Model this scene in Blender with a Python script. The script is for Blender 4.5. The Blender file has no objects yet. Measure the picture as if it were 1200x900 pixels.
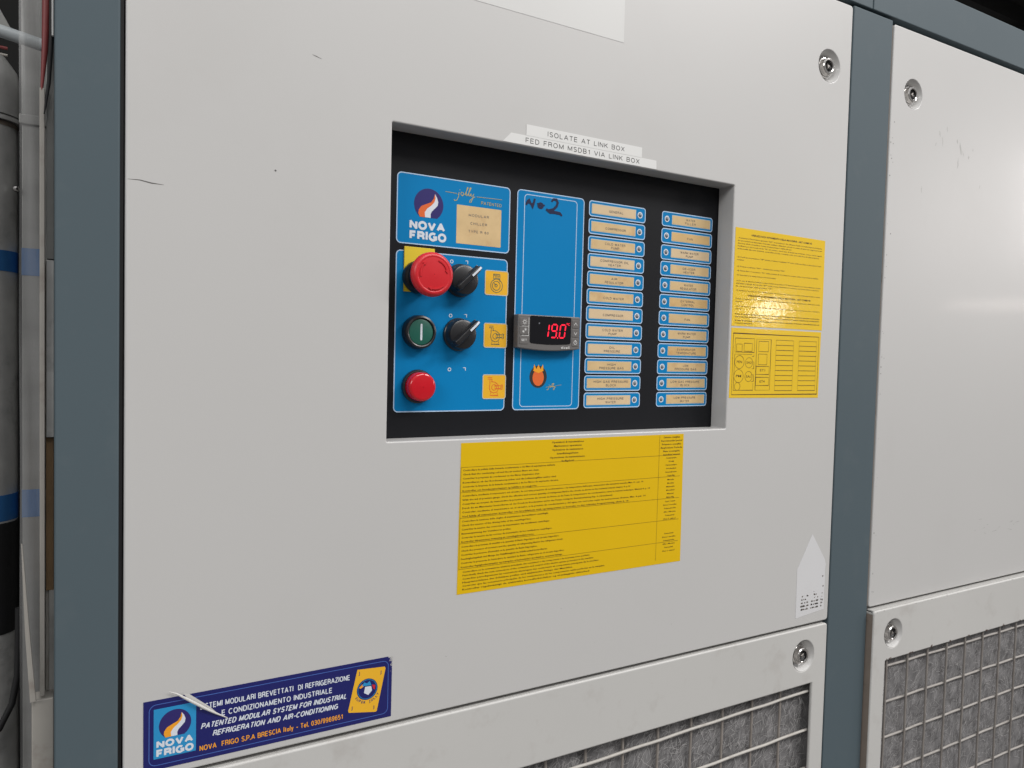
import bpy, bmesh, math, random
from mathutils import Vector, Matrix
R_ = math.radians
rnd = random.Random(7)
scene = bpy.context.scene
COL = scene.collection
Z0 = 1500.0            # camera height in mm; all heights below are written relative to it

# ------------------------------------------------------------------ camera
cam_d = bpy.data.cameras.new('camera'); cam = bpy.data.objects.new('camera', cam_d); COL.objects.link(cam)
Rv = Vector((0.86619575, -0.49907906, 0.02500013)); Uv = Vector((-0.00138579, 0.04763046, 0.99886406))
Fv = Vector((0.49970291, 0.86524646, -0.04056568))
m = Matrix((Rv, Uv, -Fv)).transposed().to_4x4(); m.translation = Vector((0, -0.63, 1.5)); cam.matrix_world = m
cam_d.sensor_width = 36; cam_d.lens = 36 * 883.0 / 1200; cam_d.clip_start = 0.02; cam_d.clip_end = 200
scene.camera = cam
scene.view_settings.view_transform = 'Standard'; scene.view_settings.look = 'None'
scene.view_settings.exposure = 0.20; scene.view_settings.gamma = 1.0

# ------------------------------------------------------------------ light: a large plant hall
world = bpy.data.worlds.new('World'); scene.world = world; world.use_nodes = True
nt = world.node_tree; bg = nt.nodes['Background']
tc = nt.nodes.new('ShaderNodeTexCoord'); sx = nt.nodes.new('ShaderNodeSeparateXYZ'); cr = nt.nodes.new('ShaderNodeValToRGB')
mr = nt.nodes.new('ShaderNodeMapRange'); mr.inputs[1].default_value = -1; mr.inputs[2].default_value = 1
nt.links.new(tc.outputs['Generated'], sx.inputs[0]); nt.links.new(sx.outputs[2], mr.inputs[0]); nt.links.new(mr.outputs[0], cr.inputs[0])
cr.color_ramp.elements[0].position = 0.25; cr.color_ramp.elements[0].color = (0.13, 0.128, 0.125, 1)
cr.color_ramp.elements[1].position = 0.85; cr.color_ramp.elements[1].color = (1.0, 1.0, 1.01, 1)
e_ = cr.color_ramp.elements.new(0.52); e_.color = (0.26, 0.26, 0.26, 1)
nt.links.new(cr.outputs[0], bg.inputs[0]); bg.inputs[1].default_value = 0.62

def area(name, loc, target, sx_, sy_, power, col=(1, 1, 1)):
    d = bpy.data.lights.new(name, 'AREA'); d.shape = 'RECTANGLE'; d.size = sx_; d.size_y = sy_; d.energy = power; d.color = col
    o = bpy.data.objects.new(name, d); COL.objects.link(o); o.location = loc
    o.rotation_euler = (Vector(target) - Vector(loc)).to_track_quat('-Z', 'Y').to_euler()
    return o
area('hall_and_fill_light', (-3.6, -2.6, 3.6), (0.5, 0, 1.4), 2.0, 1.2, 60, (1.0, 0.99, 0.97))  # added fill from the left, brightens the right reveal of the window
area('hall_and_fill_light', (0.9, -2.6, 4.6), (0.6, 0, 1.4), 2.4, 1.2, 70, (1.0, 0.985, 0.96))
area('hall_and_fill_light', (4.6, -3.4, 5.6), (1.1, 0, 1.4), 2.0, 1.2, 180, (1.0, 0.97, 0.95))
area('hall_and_fill_light', (9.4, -3.2, 3.3), (1.2, 0, 1.4), 1.2, 1.2, 76, (1.0, 0.94, 0.92))  # added fill for the right door, its reflection kept out of view
area('tube_light', (10.0, -4.41, 2.26), (1.25, 0, 1.6), 1.3, 0.05, 4.5, (1.0, 0.86, 0.80))
area('doorway_light', (7.8, -6.25, 2.15), (0.7, 0, 1.5), 0.22, 0.12, 3.6, (1.0, 0.98, 0.95))

# ------------------------------------------------------------------ materials
def lin(c):
    return tuple(((v / 255) / 12.92 if v <= 10 else (((v / 255) + 0.055) / 1.055) ** 2.4) for v in c) + (1,)

def mat(name, col, rough=0.5, metal=0.0, var=0.06, vscale=12.0, bump=0.0, bscale=400.0, coat=0.0, emit=None, spec=0.5,
        dirt=None, dirt_amt=0.0, dscale=8.0, rvar=0.06, stretch=None, crough=0.03):
    """col is the linear base colour; var: light blotchy variation of it; dirt: second colour in worn patches"""
    m = bpy.data.materials.new(name); m.use_nodes = True; n = m.node_tree.nodes; l = m.node_tree.links
    p = n['Principled BSDF']; p.inputs['Metallic'].default_value = metal
    p.inputs['Coat Weight'].default_value = coat; p.inputs['Coat Roughness'].default_value = crough; p.inputs['Specular IOR Level'].default_value = spec
    g = n.new('ShaderNodeNewGeometry')
    no = n.new('ShaderNodeTexNoise'); no.inputs['Scale'].default_value = vscale; no.inputs['Detail'].default_value = 6
    vec = g.outputs['Position']
    if stretch:
        vm = n.new('ShaderNodeVectorMath'); vm.operation = 'MULTIPLY'; vm.inputs[1].default_value = stretch; l.new(vec, vm.inputs[0]); vec = vm.outputs[0]
    l.new(vec, no.inputs['Vector'])
    mx = n.new('ShaderNodeMix'); mx.data_type = 'RGBA'
    a = [min(1, c * (1 - var)) for c in col[:3]] + [1]; b = [min(1, c * (1 + var)) for c in col[:3]] + [1]
    mx.inputs[6].default_value = a; mx.inputs[7].default_value = b
    l.new(no.outputs['Fac'], mx.inputs[0]); out = mx.outputs[2]
    if dirt:
        n2 = n.new('ShaderNodeTexNoise'); n2.inputs['Scale'].default_value = dscale; n2.inputs['Detail'].default_value = 9
        n2.inputs['Roughness'].default_value = 0.65
        l.new(g.outputs['Position'], n2.inputs['Vector'])
        rp = n.new('ShaderNodeValToRGB'); rp.color_ramp.elements[0].position = 0.55; rp.color_ramp.elements[1].position = 0.78
        rp.color_ramp.elements[0].color = (0, 0, 0, 1); rp.color_ramp.elements[1].color = (dirt_amt,) * 3 + (1,)
        l.new(n2.outputs['Fac'], rp.inputs[0])
        m2 = n.new('ShaderNodeMix'); m2.data_type = 'RGBA'; m2.inputs[7].default_value = dirt
        l.new(rp.outputs[0], m2.inputs[0]); l.new(out, m2.inputs[6]); out = m2.outputs[2]
    l.new(out, p.inputs['Base Color'])
    if rvar:
        r = n.new('ShaderNodeMapRange'); r.inputs[3].default_value = max(0.02, rough - rvar); r.inputs[4].default_value = rough + rvar
        l.new(no.outputs['Fac'], r.inputs[0]); l.new(r.outputs[0], p.inputs['Roughness'])
    else: p.inputs['Roughness'].default_value = rough
    if bump:
        nb = n.new('ShaderNodeTexNoise'); nb.inputs['Scale'].default_value = bscale; nb.inputs['Detail'].default_value = 3
        l.new(g.outputs['Position'], nb.inputs['Vector'])
        bp = n.new('ShaderNodeBump'); bp.inputs['Strength'].default_value = bump; bp.inputs['Distance'].default_value = 0.0004
        l.new(nb.outputs['Fac'], bp.inputs['Height']); l.new(bp.outputs[0], p.inputs['Normal'])
    if emit:
        p.inputs['Emission Color'].default_value = emit[0]; p.inputs['Emission Strength'].default_value = emit[1]
    return m

M = {}
M['paint'] = mat('light_grey_paint', (0.486, 0.481, 0.473), 0.42, var=0.025, vscale=3.5, bump=0.10, bscale=900, coat=0.13, crough=0.10, dirt=(0.33, 0.31, 0.28, 1), dirt_amt=0.10, dscale=5)
M['paint_old'] = mat('dusty_grey_paint', (0.485, 0.48, 0.465), 0.45, var=0.04, vscale=5, bump=0.12, bscale=900, dirt=(0.24, 0.20, 0.17, 1), dirt_amt=0.30, dscale=22)
M['rusty'] = mat('stained_grey_paint', (0.22, 0.18, 0.15), 0.8, var=0.3, vscale=30, bump=0.3, bscale=300, dirt=(0.06, 0.035, 0.022, 1), dirt_amt=0.9, dscale=40)
M['post'] = mat('slate_grey_paint', (0.074, 0.100, 0.115), 0.55, spec=0.2, var=0.05, vscale=4, bump=0.08, bscale=800, dirt=(0.2, 0.21, 0.21, 1), dirt_amt=0.12, dscale=14)
M['black'] = mat('black_satin_overlay', (0.0095, 0.0100, 0.0120), 0.45, spec=0.16, var=0.1, vscale=10, bump=0.04, bscale=1500)
M['rubber'] = mat('black_rubber', (0.008, 0.008, 0.009), 0.7)
M['blue'] = mat('printed_blue', (0.002, 0.185, 0.44), 0.45, spec=0.12, var=0.04, vscale=14)
M['white'] = mat('printed_white', (0.62, 0.66, 0.72), 0.4, var=0.02)
M['pale'] = mat('pale_blue_line', (0.42, 0.56, 0.74), 0.4, var=0.03)
M['beige'] = mat('aged_beige_window', (0.60, 0.43, 0.22), 0.4, var=0.14, vscale=70, dirt=(0.42, 0.22, 0.09, 1), dirt_amt=0.6, dscale=34)
M['beige2'] = mat('aged_beige_window_yellowed', (0.60, 0.40, 0.175), 0.4, var=0.14, vscale=70, dirt=(0.42, 0.20, 0.07, 1), dirt_amt=0.8, dscale=30)
M['beige3'] = mat('aged_beige_window_pale', (0.62, 0.47, 0.29), 0.4, var=0.12, vscale=50, dirt=(0.42, 0.24, 0.11, 1), dirt_amt=0.4, dscale=50)
M['beige_edge'] = mat('beige_window_rim', (0.50, 0.50, 0.44), 0.4)
M['ink'] = mat('grey_ink', (0.15, 0.13, 0.115), 0.5)
M['lampgrey'] = mat('unlit_indicator_lens', (0.16, 0.17, 0.19), 0.3)
M['violet'] = mat('dark_violet_print', (0.025, 0.018, 0.13), 0.35)
M['orange'] = mat('orange_print', (0.68, 0.13, 0.03), 0.35)
M['amber'] = mat('amber_print', (0.80, 0.33, 0.02), 0.35)
M['gold'] = mat('gold_print', (0.42, 0.36, 0.16), 0.4)
M['yicon'] = mat('yellow_icon_print', (0.76, 0.41, 0.022), 0.35, var=0.04)
M['yplate'] = mat('yellow_plastic_plate', (0.70, 0.52, 0.03), 0.35)
M['ysticker'] = mat('yellow_vinyl', (0.66, 0.42, 0.004), 0.4, spec=0.25, var=0.03, vscale=20, bump=0.10, bscale=160, rvar=0.03)
M['ysticker2'] = mat('yellow_glossy_vinyl', (0.74, 0.49, 0.03), 0.10, var=0.03, vscale=20, bump=0.20, bscale=120, rvar=0.03)
M['yink'] = mat('brown_black_ink', (0.05, 0.02, 0.004), 0.5)
M['iconink'] = mat('icon_ink', (0.12, 0.13, 0.07), 0.5)
M['red'] = mat('red_plastic_cap', (0.56, 0.014, 0.022), 0.36, var=0.05, bump=0.06, bscale=900)
M['redlens'] = mat('red_translucent_lens', (0.50, 0.006, 0.015), 0.16, coat=0.2, emit=((0.6, 0.0, 0.01, 1), 0.02))
M['green'] = mat('dark_green_cap', (0.012, 0.105, 0.075), 0.35)
M['bplastic'] = mat('black_plastic', (0.013, 0.013, 0.015), 0.33, bump=0.05, bscale=1200)
M['housing'] = mat('grey_controller_housing', (0.125, 0.118, 0.115), 0.42, bump=0.06, bscale=1500)
M['screen'] = mat('black_glossy_screen', (0.006, 0.006, 0.008), 0.12, rvar=0.02)
M['digit'] = mat('red_led_digit', (0.4, 0.0, 0.01), 0.4, emit=((1.0, 0.012, 0.045, 1), 1.15))
M['chrome'] = mat('chromed_metal', (0.62, 0.60, 0.58), 0.12, metal=1.0, rvar=0.05)
M['steelcore'] = mat('dull_steel', (0.35, 0.33, 0.31), 0.4, metal=0.8)
M['label'] = mat('white_label_tape', (0.66, 0.66, 0.65), 0.36, var=0.02)
M['blank'] = mat('white_blank_label', (0.56, 0.56, 0.55), 0.4, var=0.02)
M['arrow'] = mat('faded_white_vinyl', (0.58, 0.58, 0.59), 0.38, var=0.03, vscale=30)
M['tapeink'] = mat('black_label_ink', (0.02, 0.02, 0.02), 0.5)
M['navy'] = mat('navy_vinyl', (0.010, 0.012, 0.115), 0.30, var=0.05)
M['sky'] = mat('light_blue_print', (0.02, 0.25, 0.52), 0.32)
M['lineblue'] = mat('mid_blue_line', (0.06, 0.13, 0.42), 0.35)
M['torn'] = mat('torn_white_backing', (0.55, 0.54, 0.52), 0.6, var=0.1, vscale=80)
M['pen'] = mat('black_marker_ink', (0.008, 0.012, 0.05), 0.35)
M['smudge'] = mat('grey_hand_smudge', (0.375, 0.37, 0.36), 0.6, var=0.1, vscale=200)
M['scratch'] = mat('scratch_dark', (0.10, 0.095, 0.09), 0.6)
M['wire'] = mat('painted_wire', (0.44, 0.42, 0.39), 0.5, var=0.12, vscale=60, dirt=(0.20, 0.15, 0.12, 1), dirt_amt=0.5, dscale=50)
M['wire_dark'] = mat('dark_wire', (0.24, 0.215, 0.195), 0.6, var=0.2, vscale=60, dirt=(0.07, 0.05, 0.04, 1), dirt_amt=0.6, dscale=40)  # darker tone for the vertical wires of the left grille
M['wire_mid'] = mat('worn_wire', (0.22, 0.20, 0.185), 0.6, var=0.25, vscale=50, dirt=(0.10, 0.08, 0.07, 1), dirt_amt=0.8, dscale=28)
M['wire_side'] = mat('grey_painted_wire', (0.33, 0.31, 0.29), 0.55, var=0.2, vscale=50, dirt=(0.10, 0.08, 0.07, 1), dirt_amt=0.7, dscale=28)
M['filter'] = mat('grey_filter_wool', (0.18, 0.176, 0.178), 0.95, var=0.45, vscale=60, dirt=(0.05, 0.048, 0.05, 1), dirt_amt=0.9, dscale=36, bump=1.0, bscale=260, spec=0.1)
M['strandA'] = mat('light_filter_fibre', (0.43, 0.42, 0.415), 0.9, spec=0.1)
M['strandB'] = mat('dark_filter_fibre', (0.075, 0.07, 0.07), 0.9, spec=0.1)
M['galv'] = mat('galvanised_steel', (0.46, 0.46, 0.45), 0.42, metal=0.2, var=0.45, vscale=30, dirt=(0.12, 0.12, 0.12, 1), dirt_amt=0.8, dscale=26, bump=0.35, bscale=90)
M['rust'] = mat('rust_chips', (0.055, 0.03, 0.02), 0.8)
M['galv2'] = mat('dull_galvanised_trunking', (0.27, 0.27, 0.26), 0.42, metal=0.3, var=0.45, vscale=30, stretch=(0.12, 0.12, 1.0))
M['btape'] = mat('blue_tape', (0.03, 0.13, 0.33), 0.4, var=0.15, vscale=50)
M['darkm'] = mat('shade_black', (0.010, 0.010, 0.010), 0.8, spec=0.1)  # near-black stands in for the shade inside and behind the cabinet
M['trim'] = mat('dirty_white_trim', (0.36, 0.34, 0.31), 0.5, var=0.12, vscale=40, dirt=(0.12, 0.07, 0.05, 1), dirt_amt=0.6, dscale=25)
M['conduit'] = mat('pale_conduit_plastic', (0.48, 0.52, 0.54), 0.4)
M['redrub'] = mat('faded_red_sleeve', (0.20, 0.035, 0.035), 0.5, var=0.2, vscale=60)
M['wood'] = mat('raw_timber', (0.24, 0.15, 0.075), 0.7, var=0.3, vscale=60)
M['roof'] = mat('dark_roof_sheet', (0.035, 0.033, 0.032), 0.8, var=0.2, vscale=0.8)
M['beam'] = mat('dark_roof_steel', (0.02, 0.02, 0.02), 0.7)
M['floor'] = mat('grey_concrete_floor', (0.16, 0.155, 0.15), 0.7, var=0.15, vscale=1.5, bump=0.2, bscale=60)

def film_material():
    m = bpy.data.materials.new('hazy_clear_film'); m.use_nodes = True; n = m.node_tree.nodes; l = m.node_tree.links
    p = n['Principled BSDF']; p.inputs['Base Color'].default_value = (0.34, 0.34, 0.34, 1); p.inputs['Roughness'].default_value = 0.25
    no = n.new('ShaderNodeTexNoise'); no.inputs['Scale'].default_value = 30; no.inputs['Detail'].default_value = 5
    mr = n.new('ShaderNodeMapRange'); mr.inputs[3].default_value = 0.22; mr.inputs[4].default_value = 0.5
    l.new(no.outputs['Fac'], mr.inputs[0]); l.new(mr.outputs[0], p.inputs['Alpha'])
    return m
M['film'] = film_material()

# ------------------------------------------------------------------ mesh builder (millimetres, heights relative to the camera)
_cache = {}
class MB:
    def __init__(s): s.v = []; s.f = []; s.mi = []; s.cur = 0; s.wn = False; s.k = 0
    def add(s, vs, fs):
        b = len(s.v); s.v += [tuple(v) for v in vs]
        for f in fs: s.f.append(tuple(b + i for i in f)); s.mi.append(s.cur)
        return s
    def box(s, x0, x1, y0, y1, z0, z1):
        vs = [(x, y, z) for x in (x0, x1) for y in (y0, y1) for z in (z0, z1)]
        return s.add(vs, [(0, 1, 3, 2), (4, 6, 7, 5), (0, 4, 5, 1), (2, 3, 7, 6), (0, 2, 6, 4), (1, 5, 7, 3)])
    def poly(s, pts, y):                       # flat convex or simple polygon facing the viewer (-Y)
        a = sum(pts[i][0] * pts[(i + 1) % len(pts)][1] - pts[(i + 1) % len(pts)][0] * pts[i][1] for i in range(len(pts)))
        if a < 0: pts = pts[::-1]
        return s.add([(x, y, z) for x, z in pts], [tuple(range(len(pts)))])
    def prism(s, pts, y0, y1):
        a = sum(pts[i][0] * pts[(i + 1) % len(pts)][1] - pts[(i + 1) % len(pts)][0] * pts[i][1] for i in range(len(pts)))
        if a < 0: pts = pts[::-1]
        n = len(pts); vs = [(x, y0, z) for x, z in pts] + [(x, y1, z) for x, z in pts]
        fs = [tuple(range(n)), tuple(range(2 * n - 1, n - 1, -1))]
        fs += [(i, i + n, (i + 1) % n + n, (i + 1) % n) for i in range(n)]
        return s.add(vs, fs)
    def ribbon(s, pts, w, y, closed=False):    # flat printed line
        P = [Vector(p) for p in pts]; n = len(P); L = []; s.k = (s.k + 1) % 5; y = y - 0.008 * s.k
        for i in range(n):
            if closed: a, b = P[i - 1], P[(i + 1) % n]
            else: a, b = P[max(0, i - 1)], P[min(n - 1, i + 1)]
            d = b - a
            d = d.normalized() if d.length > 1e-9 else Vector((1, 0))
            nn = Vector((-d.y, d.x)); k = 1.0
            if 0 < i < n - 1 or closed:
                e = (P[(i + 1) % n] - P[i]); e = e.normalized() if e.length > 1e-9 else d
                k = 1 / max(0.5, abs(nn.dot(Vector((-e.y, e.x)))))
            ww = (w[i] if isinstance(w, (list, tuple)) else w) / 2 * k
            L.append((P[i] + nn * ww, P[i] - nn * ww))
        vs = []
        for q, (a, b) in enumerate(L): vs += [(a.x, y - .0006 * q, a.y), (b.x, y - .0006 * q, b.y)]
        fs = [(2 * i, 2 * i + 1, 2 * i + 3, 2 * i + 2) for i in range(n - 1)]
        if closed: fs.append((2 * n - 2, 2 * n - 1, 1, 0))
        return s.add(vs, fs)
    def ring(s, cx, cz, r, w, y, n=28, sq=1.0):
        return s.ribbon([(cx + r * math.cos(2 * math.pi * i / n), cz + sq * r * math.sin(2 * math.pi * i / n)) for i in range(n)], w, y, True)
    def disc(s, cx, cz, r, y, n=28):
        return s.poly([(cx + r * math.cos(2 * math.pi * i / n), cz + r * math.sin(2 * math.pi * i / n)) for i in range(n)], y)
    def lathe(s, prof, cx, cz, n=48, cap0=True, cap1=False):   # prof = [(radius, y)] along the Y axis
        vs = []
        for r, y in prof:
            vs += [(cx + r * math.cos(2 * math.pi * i / n), y, cz + r * math.sin(2 * math.pi * i / n)) for i in range(n)]
        fs = []
        for k in range(len(prof) - 1):
            for i in range(n):
                j = (i + 1) % n; fs.append((k * n + i, k * n + j, (k + 1) * n + j, (k + 1) * n + i))
        if cap0: fs.append(tuple(range(n)))
        if cap1: fs.append(tuple(range((len(prof) - 1) * n, len(prof) * n)))
        return s.add(vs, fs)
    def tube(s, pts, r, n=10, caps=True):
        P = [Vector(p) for p in pts]; rings = []; up = None
        for i, p in enumerate(P):
            d = (P[min(i + 1, len(P) - 1)] - P[max(i - 1, 0)]).normalized()
            u = d.cross(Vector((0, 1, 0)) if abs(d.y) < 0.9 else Vector((1, 0, 0))).normalized(); v = d.cross(u)
            rr = r[i] if isinstance(r, (list, tuple)) else r
            rings.append([p + (u * math.cos(2 * math.pi * k / n) + v * math.sin(2 * math.pi * k / n)) * rr for k in range(n)])
        vs = [q for g in rings for q in g]; fs = []
        for k in range(len(P) - 1):
            for i in range(n):
                j = (i + 1) % n; fs.append((k * n + i, k * n + j, (k + 1) * n + j, (k + 1) * n + i))
        if caps: fs += [tuple(range(n))[::-1], tuple(range((len(P) - 1) * n, len(P) * n))]
        return s.add(vs, fs)
    def outline(s, outer, holes, y0, y1, bevel=0.0):
        """solid cut from a 2-D outline with holes, front at y0, back at y1"""
        cu = bpy.data.curves.new('tmp', 'CURVE'); cu.dimensions = '2D'; cu.fill_mode = 'BOTH'
        for pl in [outer] + holes:
            sp = cu.splines.new('POLY'); sp.points.add(len(pl) - 1); sp.use_cyclic_u = True
            for i, (x, z) in enumerate(pl): sp.points[i].co = (x, z, 0, 1)
        t = (y1 - y0) / 2; s.wn = bevel > 0
        cu.extrude = t - bevel; cu.bevel_depth = bevel; cu.bevel_resolution = 3; cu.offset = -bevel
        o = bpy.data.objects.new('tmp', cu); me = bpy.data.meshes.new_from_object(o)
        vs = [(v.co.x, (y0 + y1) / 2 - v.co.z, v.co.y) for v in me.vertices]
        s.add(vs, [tuple(p.vertices) for p in me.polygons])
        bpy.data.objects.remove(o); bpy.data.curves.remove(cu); bpy.data.meshes.remove(me)
        return s
    def text(s, body, x0, zb, cap, y, width=None, bold=0.0, shear=0.0, align='L', rot=0.0, res=2, track=1.0):
        """lettering: cap height in mm, baseline at zb; width fits it between x0 and x0+width"""
        key = (body, bold, shear, res, track)
        if key not in _cache:
            cu = bpy.data.curves.new('tmp', 'FONT'); cu.body = body; cu.size = 1; cu.offset = bold; cu.shear = shear
            cu.resolution_u = res; cu.fill_mode = 'FRONT'; cu.space_character = track
            o = bpy.data.objects.new('tmp', cu); me = bpy.data.meshes.new_from_object(o)
            _cache[key] = ([(v.co.x, v.co.y) for v in me.vertices], [tuple(p.vertices) for p in me.polygons])
            bpy.data.objects.remove(o); bpy.data.curves.remove(cu); bpy.data.meshes.remove(me)
        vs, fs = _cache[key]
        if not vs: return s
        mn = min(v[0] for v in vs); mxx = max(v[0] for v in vs); k = cap / 0.729; kx = k
        if width: kx = width / (mxx - mn)
        w = (mxx - mn) * kx; off = {'L': 0, 'C': -w / 2, 'R': -w}[align]
        ca, sa = math.cos(rot), math.sin(rot); out = []
        for x, z in vs:
            px, pz = (x - mn) * kx + off, z * k
            out.append((x0 + px * ca - pz * sa, y, zb + px * sa + pz * ca))
        return s.add(out, fs)
    def build(s, name, mats, parent=None, bevel=0.0, smooth=None, label=None, kind=None, segs=2, at=None):
        me = bpy.data.meshes.new(name)
        root = parent
        while root is not None and root.parent is not None: root = root.parent
        B = Vector(root['_base']) if root is not None else (Vector(at) if at else Vector((0, 0, 0)))
        me.from_pydata([((x - B[0]) / 1000, (y - B[1]) / 1000, (z - B[2]) / 1000) for x, y, z in s.v], [], s.f)
        if not isinstance(mats, (list, tuple)): mats = [mats]
        for q in mats: me.materials.append(q)
        me.polygons.foreach_set('material_index', s.mi)
        bm = bmesh.new(); bm.from_mesh(me)
        if bevel:
            bmesh.ops.remove_doubles(bm, verts=bm.verts, dist=1e-6)
            ed = [e for e in bm.edges if len(e.link_faces) == 2 and e.calc_face_angle(0) > 0.6]
            bmesh.ops.bevel(bm, geom=ed, offset=bevel / 1000, segments=segs, affect='EDGES', profile=0.5)
        if bevel or smooth: bmesh.ops.recalc_face_normals(bm, faces=bm.faces)
        bm.to_mesh(me); bm.free()
        if smooth or bevel:
            me.shade_smooth(); me.set_sharp_from_angle(angle=R_(smooth or 50))
        o = bpy.data.objects.new(name, me); COL.objects.link(o)
        if parent is not None: o.parent = parent
        else:
            o.location = (B[0] / 1000, B[1] / 1000, (B[2] + Z0) / 1000); o['_base'] = tuple(B)
        if bevel or s.wn:
            wn = o.modifiers.new('weighted_normal', 'WEIGHTED_NORMAL'); wn.keep_sharp = True; wn.weight = 100
        if label: o['label'] = label
        if kind: o['kind'] = kind
        return o


def _arc(cx, cy, rx, ry, a0, a1, n=8):
    return [(cx + rx * math.cos(R_(a0 + (a1 - a0) * i / n)), cy + ry * math.sin(R_(a0 + (a1 - a0) * i / n))) for i in range(n + 1)]
G = {   # plain grotesque capitals as centre lines, (advance, strokes)
 'A': (.74, [[(0, 0), (.37, 1), (.74, 0)], [(.13, .32), (.61, .32)]]),
 'B': (.62, [[(0, 0), (0, 1), (.36, 1)] + _arc(.36, .76, .22, .24, 90, -90) + [(0, .52)], [(.36, .52)] + _arc(.38, .26, .24, .26, 90, -90) + [(0, 0)]]),
 'C': (.70, [_arc(.37, .5, .37, .5, 48, 312, 16)]),
 'D': (.66, [[(0, 0), (0, 1), (.28, 1)] + _arc(.28, .5, .38, .5, 90, -90, 12) + [(0, 0)]]),
 'E': (.56, [[(.56, 1), (0, 1), (0, 0), (.57, 0)], [(0, .52), (.52, .52)]]),
 'F': (.53, [[(.54, 1), (0, 1), (0, 0)], [(0, .50), (.46, .50)]]),
 'G': (.74, [_arc(.38, .5, .38, .5, 48, 330, 16) + [(.74, .26), (.74, .46), (.42, .46)], [(.74, .3), (.74, 0)]]),
 'H': (.64, [[(0, 0), (0, 1)], [(.64, 0), (.64, 1)], [(0, .52), (.64, .52)]]),
 'I': (.0, [[(0, 0), (0, 1)]]),
 'J': (.44, [[(.44, 1), (.44, .26)] + _arc(.22, .22, .22, .22, 0, -180)]),
 'K': (.64, [[(0, 0), (0, 1)], [(.60, 1), (0, .36)], [(.22, .58), (.64, 0)]]),
 'L': (.52, [[(0, 1), (0, 0), (.52, 0)]]),
 'M': (.78, [[(0, 0), (0, 1), (.39, .08), (.78, 1), (.78, 0)]]),
 'N': (.64, [[(0, 0), (0, 1), (.64, 0), (.64, 1)]]),
 'O': (.76, [_arc(.38, .5, .38, .5, 0, 360, 22)]),
 'P': (.58, [[(0, 0), (0, 1), (.34, 1)] + _arc(.34, .73, .25, .27, 90, -90) + [(0, .46)]]),
 'Q': (.76, [_arc(.38, .5, .38, .5, 0, 360, 22), [(.45, .22), (.74, -.04)]]),
 'R': (.62, [[(0, 0), (0, 1), (.36, 1)] + _arc(.36, .75, .24, .25, 90, -90) + [(0, .50)], [(.36, .50), (.52, .44), (.58, .28), (.62, 0)]]),
 'S': (.58, [_arc(.30, .75, .26, .25, 25, 180, 8) + [(.10, .58), (.48, .44)] + _arc(.30, .26, .28, .26, 20, -160, 9)]),
 'T': (.62, [[(0, 1), (.62, 1)], [(.31, 1), (.31, 0)]]),
 'U': (.64, [[(0, 1), (0, .32)] + _arc(.32, .32, .32, .32, 180, 360, 10) + [(.64, 1)]]),
 'V': (.70, [[(0, 1), (.35, 0), (.70, 1)]]),
 'W': (1.0, [[(0, 1), (.25, 0), (.50, 1), (.75, 0), (1.0, 1)]]),
 'X': (.66, [[(0, 1), (.66, 0)], [(.66, 1), (0, 0)]]),
 'Y': (.68, [[(0, 1), (.34, .44), (.68, 1)], [(.34, .44), (.34, 0)]]),
 'Z': (.60, [[(0, 1), (.60, 1), (0, 0), (.60, 0)]]),
 '0': (.52, [_arc(.26, .5, .26, .5, 0, 360, 18)]), '1': (.36, [[(.04, .74), (.24, .84), (.30, 1), (.30, 0)]]),
 '3': (.50, [_arc(.25, .76, .22, .24, 160, -90) + _arc(.25, .26, .26, .26, 90, -160)]),
 '4': (.52, [[(.38, 0), (.38, 1), (0, .30), (.54, .30)]]),
 '5': (.52, [[(.46, 1), (.08, 1), (.03, .50)] + _arc(.25, .33, .26, .33, 120, -150, 10)]),
 '6': (.52, [_arc(.27, .68, .25, .32, 30, 180) + [(.01, .5)] + _arc(.27, .31, .26, .31, 180, 540, 14)]),
 '9': (.52, [_arc(.25, .32, .24, .32, 210, 360) + [(.51, .5)] + _arc(.25, .69, .26, .31, 0, 360, 14)]),
 '.': (.0, [[(0, -.07), (0, .09)]]), '-': (.30, [[(0, .38), (.30, .38)]]), '/': (.30, [[(0, -.04), (.32, 1.02)]]), "'": (.0, [[(0, .8), (0, 1)]]),
 'a': (.44, [_arc(.22, .28, .22, .28, 60, 360, 12), [(.44, .62), (.44, 0)]]), 'l': (.0, [[(0, 0), (0, 1)]]), 'i': (.0, [[(0, 0), (0, .68)], [(0, .88), (0, 1)]]),
 't': (.26, [[(.12, .9), (.12, .1), (.26, 0)], [(0, .66), (.26, .66)]]), 'y': (.44, [[(0, .66), (.22, .02)], [(.44, .66), (.16, -.24), (.02, -.24)]]),
 'e': (.46, [[(.02, .34), (.46, .34)] + _arc(.23, .34, .23, .34, 0, 320, 14)]), 'd': (.44, [_arc(.22, .32, .22, .32, 0, 360, 14), [(.44, 1), (.44, 0)]]), 'x': (.42, [[(0, .66), (.42, 0)], [(.42, .66), (0, 0)]]),
}
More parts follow.
